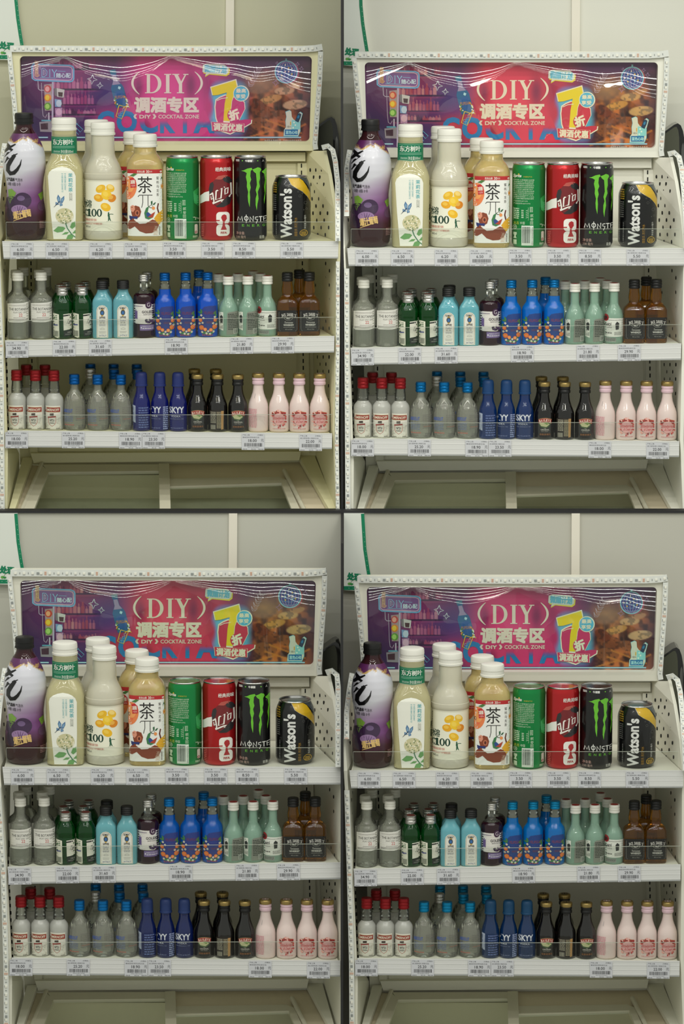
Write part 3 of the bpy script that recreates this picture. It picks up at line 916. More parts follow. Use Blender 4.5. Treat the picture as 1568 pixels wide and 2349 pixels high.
        for (x, y, r_) in ((410, 733, 4.5), (412.5, 750, 5.6), (421, 754, 4.2), (444, 733, 4.2), (442.5, 748, 5.4), (434, 755, 4.2)):
            p.ell(x, y, r_, r_, og, 3, 14); p.ell(x - .8, y - .8, r_ * .55, r_ * .5, (240, 150, 84), 4, 10)
        p.ell(421, 754, 3, 3, (240, 160, 100), 5, 12); p.ell(434, 755, 3, 3, (240, 160, 100), 5, 12)
        for (x, y) in ((412, 722, ), (415, 739), (408, 741), (443, 726), (439, 740), (428, 758), (446, 743), (417, 728), (424, 763), (432, 764), (414, 760), (440, 759)):
            for q in range(5):
                a = q * 1.2566
                p.ell(x + 1.7 * math.cos(a), y + 1.7 * math.sin(a), 1.25, .9, fl, 5, 6, a)
            p.ell(x, y, .7, .7, (226, 190, 60), 6, 6)
        p.text('BLUE CURACAO', 414, 765, 438, 769, (196, 90, 60), 3, res=1)
    bottle('blue_liqueur', cx, base, P, liquid_mat('blue_liqueur' + tag_n, (84, 180, 252), .24, ior=1.33, body=.46, bcol=tuple(min(255, c * 1.16) for c in PB['liq'])), screw_cap(129, 147, 12, 3), mat('blue_metal_cap' + tag_n, PB['cap'], .32, metal=.6), oranges, neck=110)

    # ---- white rum
    cx, base = 568, 771
    P = [(0, 20), (2, 21.8), (5, 22.3), (60, 22.3), (67, 21.2), (75, 18), (82, 14), (87, 11.2), (92, 10.2), (121, 9.6)]
    rumg = liquid_mat('rum_glass', (232, 250, 240), .40, ior=1.28, body=.36, bcol=(190, 232, 208))
    def rum_side(p):
        p.poly([(546, 714), (557, 714.5), (557, 757), (547, 754)], (216, 220, 208), 1)
        p.poly([(549, 724), (553, 721), (556, 725), (555, 740), (550, 741)], (50, 56, 54), 2); p.dashes(548, 745, 556, 753, (120, 126, 118), 3, 2, 2, .5, 2)
        p.poly([(566, 717), (570, 714), (590, 712), (589.5, 765), (564, 766)], (128, 132, 120), 1)
        p.dashes(568, 718, 588, 756, (58, 62, 56), 10, 2, 5, .55, 5); p.rect(580, 752, 589, 764, (190, 194, 184), 2); p.barcode(581, 754, 588, 763, (50, 54, 50), 3, 6, 3)
    def rum_front(p):
        p.poly([(546, 712), (548, 712), (589, 713), (588.5, 755), (546.5, 755)], (220, 222, 212), 1)
        p.text('CARDÍ', 546.5, 722, 561, 730.5, (40, 40, 40), 2, bold=.03)
        p.ell(549, 711, 6, 8, (150, 36, 40), 3, 18); p.ell(549, 711, 3.2, 5, (60, 24, 26), 4, 12)
        p.poly([(570, 725), (574, 720), (579, 724), (578, 738), (571, 739)], (52, 54, 52), 2); p.dashes(554, 716, 584, 718, (150, 150, 144), 1, 2, 3, .6, 10)
        p.dashes(551, 733, 562, 735, (120, 120, 116), 1, 2, 4, .6, 4); p.dashes(548, 745, 562, 748, (90, 90, 86), 1, 2, 5, .7, 3); p.dashes(568, 744, 584, 752, (130, 130, 124), 3, 2, 6, .5, 5)
        p.poly([(547, 756), (572, 757), (572, 766), (548, 766)], (150, 156, 146), 1); p.dashes(549, 758, 571, 765, (80, 84, 80), 3, 2, 7, .5, 6)
    rt = redtop((168, 54, 48))
    bottle('rum', cx, base, P, rumg, screw_cap(118, 137, 12.5, 3, .93), white_cap, rum_side, capart=rt)
    bottle('rum_front', cx, base, P, rumg, screw_cap(118, 137, 12.5, 3, .93), white_cap, rum_front, capart=rt)

    # ---- whiskey
    cx, base = 659, 770
    P = [(0, 23.5, 5), (2, 24.8, 5), (5, 25.2, 5), (60, 25.2, 5), (76, 24.6, 5), (82, 21.5, 4.5), (87, 16.5, 3.4), (91, 12.4, 2.3), (94, 11.8, 2), (101, 13.2, 2), (108, 13, 2), (118, 11.4, 2), (127, 11.2, 2)]
    def whiskey(p):
        w = (206, 204, 196)
        p.rect(636, 711, 683, 760, (20, 20, 20), 1)
        p.line([(640, 715), (679, 715), (681, 720), (681, 755), (678, 758), (642, 758), (640, 754), (640, 715)], .6, (130, 128, 122), 2)
        for i, ch in enumerate("JACK DANIEL'S"):
            t = (i - 6) / 6
            if ch != ' ':
                p.text(ch, 662 + t * 15.5 - (1.2 if ch not in "I'" else .4), 717 + 2.6 * t * t + (0 if ch != "'" else .5), 662 + t * 15.5 + (1.2 if ch not in "I'" else .4), 724 + 2.6 * t * t - (0 if ch != "'" else 4), w, 2, bold=.02, rot=-14 * t)
        p.hoop(661.5, 729, 9, 5.2, .6, (160, 158, 150), 2); p.text('No.7', 657, 726.5, 666, 731.5, w, 2, bold=.02)
        p.text('Tennessee', 652, 736.5, 672, 741, w, 2, skew=.3); p.text('WHISKEY', 650, 742.5, 674, 747, w, 2, bold=.03)
        p.dashes(650, 749.5, 675, 751, (140, 138, 132), 1, 2, 3, .7, 9); p.text('40% vol. 50ml', 654, 753.5, 670, 756, (170, 168, 160), 2, res=1)
    bottle('whiskey', cx, base, P, liquid_mat('amber_whiskey', (232, 190, 104), .30, ior=1.33, body=.10, bcol=(150, 104, 34)), screw_cap(124, 144, 12.8, 3), blackcap, whiskey, 72, .9)

    # ---- vodka with red cap
    cx, base = 79, 986.5
    P = [(0, 18), (2, 19.8), (40, 20.8), (58, 21.4), (68, 21.4), (74, 20), (79, 16.5), (82, 13.4), (85, 12.6), (95, 12.6), (106, 11.4), (114, 11)]
    def redv(p):
        p.poly([(60, 930), (94, 930), (95, 986), (59.5, 986)], (226, 222, 210), 1)
        p.rect(59.5, 934, 93.5, 944, (150, 40, 36), 2); p.rect(59.5, 933.2, 93.5, 934, (190, 160, 110), 3); p.rect(59.5, 944, 93.5, 944.8, (190, 160, 110), 3)
        p.text('SMIRNOFF', 61, 936, 91.5, 942.4, (232, 222, 200), 3, bold=.02)
        p.poly([(70, 948), (79, 947), (79, 953), (70, 953)], (50, 36, 30), 2); p.poly([(65, 955), (84, 953), (84, 956), (65, 958)], (150, 46, 40), 2)
        p.line([(66.5, 958), (66.5, 968), (69, 973), (75, 977), (81, 973), (83.5, 968), (83.5, 956), (66.5, 958)], .9, (180, 80, 60), 2)
        p.text('Nº21', 70, 960.5, 80, 966, (44, 40, 40), 2, bold=.02); p.text('VODKA', 69, 968, 81, 971, (60, 54, 52), 2, bold=.02)
        rr = random.Random(5)
        for k in range(26):
            x, y = rr.uniform(61, 93), rr.uniform(958, 982)
            if not 65 < x < 85: p.hoop(x, y, rr.uniform(1, 2.4), rr.uniform(.8, 1.8), .35, (170, 164, 152), 2, 8)
        p.dashes(62, 982, 70, 984, (90, 84, 80), 1, 2, 3, .7, 3); p.dashes(84, 982, 93, 984, (90, 84, 80), 1, 2, 4, .7, 3)
    redcap = mat('red_metal_cap', (150, 24, 30), .35, metal=.45)
    bottle('red_vodka', cx, base, P, liquid_mat('frosted_vodka', (244, 246, 242), .3, .16, 1.3, body=.50, bcol=(236, 236, 228)), screw_cap(112, 136, 12.7, 3, .94), redcap, redv, neck=84)

    # ---- clear vodka
    cx, base = 223, 986.5
    P = [(0, 22), (3, 25), (10, 26), (28, 26.6), (50, 26.3), (62, 25), (72, 22), (80, 17.6), (86, 13), (90, 10.4), (94, 9.2), (106, 9)]
    def vodka(c):
        def f(p):
            p.text('ABSOLUT', cx - 24, 937, cx - 3, 945, c, 2, bold=.02); p.dashes(cx - 22, 950, cx - 2, 968, mix(c, (150, 150, 150), .5), 5, 2, 3, .4, 4)
            p.dashes(cx + 4, 932, cx + 24, 966, (120, 118, 112), 8, 2, 4, .35, 5); p.dashes(cx + 6, 958, cx + 23, 960.5, (176, 110, 90), 1, 2, 5, .7, 4)
            p.barcode(cx + 10, 974, cx + 22, 984, (110, 110, 106), 2, 7, 4); p.dashes(cx - 22, 972, cx, 976, (180, 110, 96), 1, 2, 6, .6, 5)
        return f
    bcap = mat('blue_metal_cap' + tag_n, PB['cap'], .32, metal=.6)
    bottle('clear_vodka', cx, base, P, water, screw_cap(104, 126.5, 12, 3, .93), bcap, vodka((70, 100, 180)))
    def absolut(p):
        p.text('Absolut', cx - 24, 922, cx + 20, 938, (40, 42, 60), 2, skew=.3); p.text('V', cx - 8, 944, cx, 954, (50, 70, 150), 2, bold=.03); p.dashes(cx - 18, 956, cx + 18, 968, (90, 90, 100), 3, 2, 4, .4, 6)
    bottle('silver_vodka', cx, base, P, water, screw_cap(104, 126.5, 12, 3, .93), silver, absolut)

    # ---- cobalt vodka
    P = [(0, 19), (2, 20.3), (5, 20.7), (56, 20.7), (64, 20), (72, 18.2), (80, 15.6), (87, 13.2), (92, 12.2), (105, 12)]
    skyg = mat('cobalt_glass' + tag_n, PB['sky'], .12, trans=.35, coat=.6)
    capp = [(102, 14.2), (105, 14.4), (106, 13.4), (124, 13.3), (130, 12.6), (133, 10.8), (134, 8.4)]
    scap = mat('cobalt_cap' + tag_n, PB['skycap'], .5)
    w = (214, 218, 226)
    def skb(cx):
        def f(p):
            p.poly([(cx - 20, 927), (cx - 13, 929), (cx - 13, 968), (cx - 20, 966)], (176, 186, 206), 1); p.barcode(cx - 19.5, 932, cx - 14, 962, (60, 76, 120), 2, 14, 3, True)
            p.dashes(cx - 6, 932, cx + 16, 982, (96, 112, 160), 9, 2, 4, .5, 4)
        return f
    def skf(x0, cx, second):
        def f(p):
            p.text('SKYY', x0, 930, x0 + 34, 945, w, 2, bold=.03)
            p.text('VODKA', x0 + 4, 950, x0 + 26, 954, w, 2); p.text('SAN FRANCISCO, USA', x0 + 2, 957, x0 + 33, 959.4, (150, 160, 190), 2, res=1)
            p.text('40% VOL 80 PROOF', x0 + 3, 978, x0 + 32, 980.5, (150, 160, 190), 2, res=1)
            if second: p.dashes(cx + 8, 930, cx + 19, 984, (150, 162, 200), 12, 2, 5, .6, 2)
        return f
    bottle('sky_back', 323.5, 987, P, skyg, capp, scap, skb(323.5), inkm=gloss)
    bottle('sky_side', 366.5, 987, P, skyg, capp, scap, skf(336, 366.5, True), inkm=gloss)
    bottle('sky_front', 408, 987, P, skyg, capp, scap, skf(388, 408, False), inkm=gloss)

    # ---- cream liqueurs
    P = [(0, 20), (2, 22), (5, 22.5), (54, 22.5), (62, 21.4), (70, 18.8), (78, 15.6), (86, 13), (95, 11.4), (104, 10.8), (108, 10.8)]
    dark = mat('dark_brown_glass', (13, 10, 8), .08, coat=.8)
    goldtop = mat('gold_cap', (172, 148, 92), .34, metal=.8)
    pinkg = mat('pink_ceramic', (226, 206, 200), .16, coat=.7)
    def bb(c):
        def f(p):
            for sx in (-1, 1):
                p.line([(sx * .8, -6.5), (sx * .8, 6.5)], 1.3, c, 1)
                for cy in (-3.2, 3.2):
                    p.line([(sx * .8 + sx * 6 * math.sin(math.pi * k / 8), cy - 3.2 * math.cos(math.pi * k / 8)) for k in range(9)], 1.3, c, 1)
        return f
    capg = [(120, 13.4), (122, 13.9), (127, 13.9), (129.2, 13), (130, 11.8)]
    col_d = ('collar', turned('collar', [(105, 12.6), (107, 13.2), (111, 13), (112, 12.2), (114, 12.2), (115, 13), (120, 12.8)], blackcap, 30))
    col_p = ('collar', turned('collar', [(105, 12.8), (107, 13.6), (111, 13.4), (112, 12.4), (114, 12.4), (115, 13.4), (120, 13)], mat('pink_collar', (228, 196, 206), .4), 30))
    cx, base = 545.5, 987
    def arc_name(p, cx, y, col, bgc, half=15):
        top = [(cx + half * t, y - 4 + 3.5 * t * t) for t in np.linspace(-1, 1, 9)]
        bot = [(cx + half * .95 * t, y + 4.5 + 3.5 * t * t) for t in np.linspace(1, -1, 9)]
        p.poly([(a, b - .8) for a, b in top] + [(a, b + .8) for a, b in bot], (190, 160, 110), 2); p.poly(top + bot, bgc, 3)
        for i, ch in enumerate('BAILEYS'):
            t = (i - 3) / 3
            p.text(ch, cx + t * half * .78 - (1.6 if ch != 'I' else .45), y - 2.4 + 2.2 * t * t, cx + t * half * .78 + (1.6 if ch != 'I' else .45), y + 3.2 + 2.2 * t * t, col, 4, bold=.02, rot=-10 * t)
    def cream_front(p):
        p.ell(cx, 951, 13, 10, (60, 84, 50), 1, 20); p.poly([(cx - 12, 950), (cx, 946), (cx + 12, 952), (cx + 4, 958), (cx - 8, 956)], (196, 196, 150), 2); p.poly([(cx - 3, 948), (cx + 9, 947), (cx + 6, 953)], (120, 150, 80), 3)
        arc_name(p, cx + 1, 942, (238, 226, 206), (150, 36, 34))
        p.text('THE', cx - 2, 960, cx + 3, 962, (180, 176, 166), 2, res=1); p.text('ORIGINAL', cx - 9, 962.5, cx + 11, 966, (196, 192, 182), 2, bold=.01); p.text('IRISH CREAM', cx - 7, 967, cx + 8, 969.4, (150, 146, 138), 2, res=1); p.dashes(cx - 11, 973, cx + 13, 978, (110, 70, 36), 1, 2, 3, .8, 4)
    def cream_back(p):
        p.poly([(cx - 19, 939), (cx - 14, 937), (cx + 12, 938), (cx + 12, 980), (cx - 3, 983), (cx - 17, 977)], (40, 34, 28), 1)
        p.dashes(cx - 16, 941, cx - 4, 968, (176, 170, 150), 8, 2, 3, .5, 3); p.dashes(cx - 2, 941, cx + 8, 980, (170, 160, 130), 12, 2, 4, .5, 3); p.poly([(cx + 8, 939), (cx + 14, 939), (cx + 13, 981), (cx + 8, 982)], (176, 136, 84), 3); p.barcode(cx - 16, 971, cx - 4, 981, (170, 166, 150), 2, 8, 4)
    bottle('cream', cx, base, P, dark, capg, goldtop, cream_front, extra=[col_d], capart=bb((40, 34, 24)))
    bottle('cream_back', cx, base, P, dark, capg, goldtop, cream_back, extra=[col_d], capart=bb((40, 34, 24)))
    def pink_front(p):
        rr = random.Random(8)
        for k in range(60):
            a, d = rr.uniform(0, 6.28), rr.uniform(.62, 1.0)
            p.ell(cx + 17 * d * math.cos(a), 956 + 20 * d * math.sin(a), rr.uniform(1.4, 3), rr.uniform(1.2, 2.6), rr.choice([(232, 158, 148), (214, 92, 88), (240, 176, 160), (196, 60, 62), (236, 190, 180), (150, 70, 70)]), 1 + k % 4, 9, rr.uniform(0, 3))
        p.ell(cx, 957, 12.5, 13, (228, 172, 170), 5, 22)
        p.text('Strawberries', cx - 12, 951, cx + 13, 958, (206, 84, 84), 7, skew=.35); p.text('& Cream', cx - 6, 959, cx + 9, 965, (206, 84, 84), 7, skew=.35)
        arc_name(p, cx, 944, (60, 34, 30), (190, 74, 66), 16)
        p.dashes(cx - 14, 978, cx + 16, 980, (206, 130, 130), 1, 8, 3, .6, 7)
    def pink_back(p):
        p.dashes(cx - 21, 935, cx - 3, 978, (216, 150, 158), 13, 1, 3, .6, 4); p.poly([(cx - 12, 898 + 2), (cx - 6, 902), (cx - 8, 912), (cx - 18, 908)], (196, 188, 188), 1, None)
    bottle('pink', cx, base, P, pinkg, capg, goldtop, pink_front, extra=[col_p], capart=bb((235, 205, 205)), inkm=gloss)
    bottle('pink_back', cx, base, P, pinkg, capg, goldtop, pink_back, extra=[col_p], capart=bb((235, 205, 205)), inkm=gloss)
    return K

# kind: (object name, plain description, category)
KIND_INFO = {
    'plum': ('plum_soda_bottle', 'plump plum soda bottle with black cap and brush lettering', 'bottle'),
    'jasmine': ('jasmine_tea_bottle', 'square jasmine tea bottle with green neck band and butterfly label', 'bottle'),
    'lemon': ('lemon_drink_bottle', 'cloudy lemon drink bottle with white cap', 'bottle'),
    'peach': ('peach_tea_bottle', 'golden peach tea bottle with red banded label', 'bottle'),
    'sprite': ('lemon_lime_soda_can', 'tall green lemon lime soda can', 'can'),
    'cola': ('cola_can', 'tall red cola can with football print', 'can'),
    'monster': ('energy_drink_can', 'tall black energy drink can with green claw marks', 'can'),
    'tonic': ('soda_water_can', 'short black and gold soda water can', 'can'),
    'clear_gin': ('clear_gin_miniature', 'clear gin miniature with white cap', 'bottle'),
    'green_gin': ('green_gin_miniature', 'green gin miniature with silver cap', 'bottle'),
    'blue_gin': ('blue_gin_miniature', 'pale blue gin miniature with black cap', 'bottle'),
    'grape': ('grape_liqueur_miniature', 'dark grape liqueur miniature with silver cap', 'bottle'),
    'blue_liqueur': ('blue_liqueur_miniature', 'bright blue liqueur miniature with oranges on label', 'bottle'),
    'rum': ('white_rum_miniature', 'white rum miniature with red topped cap', 'bottle'),
    'whiskey': ('whiskey_miniature', 'square amber whiskey miniature with black label', 'bottle'),
    'red_vodka': ('vodka_miniature', 'vodka miniature with red cap', 'bottle'),
    'clear_vodka': ('clear_vodka_miniature', 'round clear vodka miniature with blue cap', 'bottle'),
    'silver_vodka': ('script_vodka_miniature', 'clear vodka miniature with silver cap and black script', 'bottle'),
    'sky': ('cobalt_vodka_miniature', 'cobalt blue vodka miniature', 'bottle'),
    'cream': ('cream_liqueur_miniature', 'dark brown cream liqueur miniature with gold cap', 'bottle'),
    'pink': ('pink_liqueur_miniature', 'pale pink strawberry liqueur miniature', 'bottle'),
}
# (kind, look, pixel x in the first display, row) for each shelf
SHELF_ITEMS = [
    [('plum', 'plum', 58, 0), ('jasmine', 'jasmine', 149, 0), ('lemon', 'lemon', 237.5, 0), ('lemon', 'lemon', 223, 1), ('peach', 'peach', 334, 0), ('peach', 'peach', 311, 1),
     ('sprite', 'sprite', 419, 0), ('cola', 'cola', 496.5, 0), ('monster', 'monster', 574, 0), ('tonic', 'tonic', 668, 0)],
    [('clear_gin', 'clear_gin', 42, 0), ('clear_gin', 'clear_gin', 95.5, 0), ('clear_gin', 'clear_gin', 38.5, 1), ('clear_gin', 'clear_gin', 91.5, 1), ('clear_gin', 'clear_gin', 54, 2), ('clear_gin', 'clear_gin', 107, 2),
     ('green_gin', 'green_gin', 143.5, 0), ('green_gin', 'green_gin', 189, 0), ('green_gin', 'green_gin', 139, 1), ('green_gin', 'green_gin', 184, 1), ('green_gin', 'green_gin', 151, 2), ('green_gin', 'green_gin', 196, 2),
     ('blue_gin', 'blue_gin', 235, 0), ('blue_gin', 'blue_gin', 282.5, 0), ('blue_gin', 'blue_gin', 237.5, 1),
     ('grape', 'grape', 330, 0), ('grape', 'grape', 338, 1),
     ('blue_liqueur', 'blue_liqueur', 378.3, 0), ('blue_liqueur', 'blue_liqueur', 426, 0), ('blue_liqueur', 'blue_liqueur', 476, 0), ('blue_liqueur', 'blue_liqueur', 456.5, 1),
     ('rum', 'rum', 523.5, 0), ('rum', 'rum', 568.3, 0), ('rum', 'rum_front', 613, 0), ('rum', 'rum', 501.5, 1), ('rum', 'rum', 546, 1), ('rum', 'rum', 597, 1), ('rum', 'rum', 581, 2),
     ('whiskey', 'whiskey', 659, 0), ('whiskey', 'whiskey', 709, 0), ('whiskey', 'whiskey', 686.5, 1)],
    [('red_vodka', 'red_vodka', 39, 0), ('red_vodka', 'red_vodka', 82, 0), ('red_vodka', 'red_vodka', 124.3, 0), ('red_vodka', 'red_vodka', 61, 1), ('red_vodka', 'red_vodka', 104, 1),
     ('clear_vodka', 'clear_vodka', 171, 0), ('clear_vodka', 'clear_vodka', 224.3, 0), ('clear_vodka', 'clear_vodka', 277.5, 0), ('silver_vodka', 'silver_vodka', 207, 1), ('clear_vodka', 'clear_vodka', 262, 1), ('clear_vodka', 'clear_vodka', 316, 1),
     ('clear_vodka', 'clear_vodka', 208, 2), ('clear_vodka', 'clear_vodka', 261, 2), ('clear_vodka', 'clear_vodka', 314, 2),
     ('sky', 'sky_back', 324.5, 0), ('sky', 'sky_side', 366.5, 0), ('sky', 'sky_front', 408.3, 0),
     ('cream', 'cream', 453, 0), ('cream', 'cream_back', 499.3, 0), ('cream', 'cream', 545.5, 0), ('cream', 'cream', 446, 1), ('cream', 'cream', 495, 1),
     ('pink', 'pink_back', 592, 0), ('pink', 'pink', 639.5, 0), ('pink', 'pink', 686, 0), ('pink', 'pink', 733, 0)],
]
# ------------------------------------------------------------------ four bays: a lower pair and, behind a dwarf wall, an upper pair
SHELF_D = 0.215
YB = {0: 0.535, 1: 0.215}          # back plane of the displays on the upper and the lower tier
WALL_GAP = 0.08
class Unit:
    def __init__(s, i, name, sx, ox, sy, oy, offs):
        s.i, s.name, s.sx, s.ox, s.sy, s.oy, s.offs = i, name, sx, ox, sy, oy, offs
        s.tier = 0 if i < 2 else 1
        s.yb = YB[s.tier]
        s.left = i % 2 == 0
    def px(s, x, y):
        o = float(np.interp(y, [553, 780, 990], s.offs))
        q = s.sx * x + s.ox + o
        return min(q, 780.8) if s.left else max(q, 787.4)
    def py(s, y):
        return s.sy * y + s.oy
    def P(s, x, y, d):
        return W(s.px(x, y), s.py(y), s.yb - d)
UNITS = [
    Unit(0, 'upper left display', 1.0, 0.0, 1.0, 0.0, [0, 0, 0]),
    Unit(1, 'upper right display', 1.004, 790.8, 1.0047, 13.5, [0, 1, 2]),
    Unit(2, 'lower left display', 1.012, 0.5, 1.008, 1202.0, [0, 5, 9]),
    Unit(3, 'lower right display', 0.993, 796.0, 0.992, 1219.0, [0, 3, 6]),
]
LIT_CREAM = [(228, 223, 184), (241, 240, 227), (229, 227, 212), (229, 227, 212)]   # one cream enamel, each bay's light tint and brightness put into its colour
def cream(i): return mat('cream_sheet_metal_' + 'abcd'[i], LIT_CREAM[i], .42, bump=.03, var=.02, vscale=14)
def cream_in(i): return mat('cream_back_panel_' + 'abcd'[i], tuple(c - 6 for c in LIT_CREAM[i]), .5, bump=.03, var=.03, vscale=9)
RAILM = mat('white_rail_plastic', (206, 206, 203), .32)
RAILG = mat('grey_rail_lip', (150, 152, 150), .4)
DARK = mat('dark_slot', (20, 20, 18), .8)
DIV = mat('charcoal_divider', (38, 38, 40), .6)
SLEEVE = mat('milky_silicone', (226, 228, 222), .25, coat=.4)
LEDW = mat('led_lens', (240, 238, 226), .2)
PAPER = mat('tag_paper', (194, 195, 199), .45)
GUARD = film_mat('acrylic_guard', .022, .0, (.97, .98, .97))
GEDGE = mat('acrylic_edge', (196, 200, 186), .2, trans=.3)
FILM = film_mat('clear_film', .07, .035)
INK = ink_mat('printed_ink', 0.5)
BEIGE = mat('freezer_liner', (214, 202, 176), .5, var=.05, vscale=20)
LIDF = mat('lid_frame', (206, 201, 180), .4, var=.04, vscale=25)

# structure -------------------------------------------------------
WALLM = [mat('wall_lit_khaki', (196, 194, 170), .85, bump=.02, var=.02, vscale=3), mat('wall_lit_pale', (218, 217, 206), .85, bump=.02, var=.02, vscale=3),  # same wall in every bay, the bay's brightness and light tint painted in
         mat('wall_lit_grey', (192, 191, 180), .85, bump=.02, var=.02, vscale=3), mat('wall_lit_stone', (190, 188, 177), .85, bump=.02, var=.02, vscale=3)]
ylow, yup = YB[1] + WALL_GAP, YB[0] + WALL_GAP
zcap0, zcap1 = W(784, 1177, ylow - .004).z, W(784, 1171.6, ylow - .004).z
o = MB().box((-3, -4.5, -.05), (3, 1.2, 0)).build('floor', mat('floor_tile', (150, 148, 138), .35, var=.05, vscale=4)); tag(o, kind='structure')
names = ['wall_upper_left', 'wall_upper_right', 'wall_lower_left', 'wall_lower_right']
for u in UNITS:
    x0, x1 = (-1.3, -.0015) if u.left else (.0015, 1.3)
    if u.tier:
        o = MB().box((x0, ylow, 0), (x1, ylow + .02, zcap0)).build(names[u.i], WALLM[u.i])
    else:
        o = MB().box((x0, yup, zcap0 - .5), (x1, yup + .02, 2.75)).build(names[u.i], WALLM[u.i])
    tag(o, kind='structure')
o = MB().box((-1.3, ylow + .021, 0), (1.3, yup + .02, zcap0 - .52)).build('floor_platform', mat('platform', (120, 118, 110), .7)); tag(o, kind='structure')
o = MB().box((-1.3, ylow - .004, zcap0), (1.3, ylow + .021, zcap1)).build('trim_1', DIV); tag(o, kind='structure')
o = MB().box((-.0021, -.03, 0), (.0021, ylow + .02, zcap0)).build('wall_divider_lower', DIV); tag(o, kind='structure')
o = MB().box((-.0022, ylow + .022, zcap0 - .5), (.0022, yup + .02, 2.75)).build('wall_divider_upper', DIV); tag(o, kind='structure')

def loop(x0, y0, x1, y1, r, tl=0, bl=0, tr=0, br=0, n=6):
    """rounded outline in photo pixels, corners pushed sideways to follow the sign's taper"""
    out = []
    for x, y in rounded(x0, y0, x1, y1, r, n):
        t = (y - y0) / (y1 - y0)
        s_ = (x - x0) / (x1 - x0)
        out.append((x + (1 - s_) * (tl * (1 - t) + bl * t) + s_ * (tr * (1 - t) + br * t), y))
    return out

def red_of(c): return max(0, min(1, (c[0] - c[2] + 10) / 70)) * max(0, min(1, (c[0] - c[1]) / 90))
PCM = [lambda c: c,
       lambda c: (min(255, c[0] * 1.06), c[1] * 1.08, c[2] * (1 - .40 * red_of(c))),
       lambda c: mix((min(255, c[0] * .98), c[1] * 1.1, c[2] * (1 - .36 * red_of(c))), (120, 110, 112), .05),
       lambda c: mix((c[0] * .98, c[1] * 1.08, c[2] * (1 - .16 * red_of(c))), (112, 108, 112), .03)]

def value_noise(seed, nx, ny, W_, H_):
    r = np.random.RandomState(seed)
    g = r.rand(ny + 2, nx + 2)
    yy, xx = np.mgrid[0:H_, 0:W_]
    fx, fy = xx / W_ * nx, yy / H_ * ny
    ix, iy = fx.astype(int), fy.astype(int)
    tx, ty = fx - ix, fy - iy
    tx, ty = tx * tx * (3 - 2 * tx), ty * ty * (3 - 2 * ty)
    return (g[iy, ix] * (1 - tx) + g[iy, ix + 1] * tx) * (1 - ty) + (g[iy + 1, ix] * (1 - tx) + g[iy + 1, ix + 1] * tx) * ty

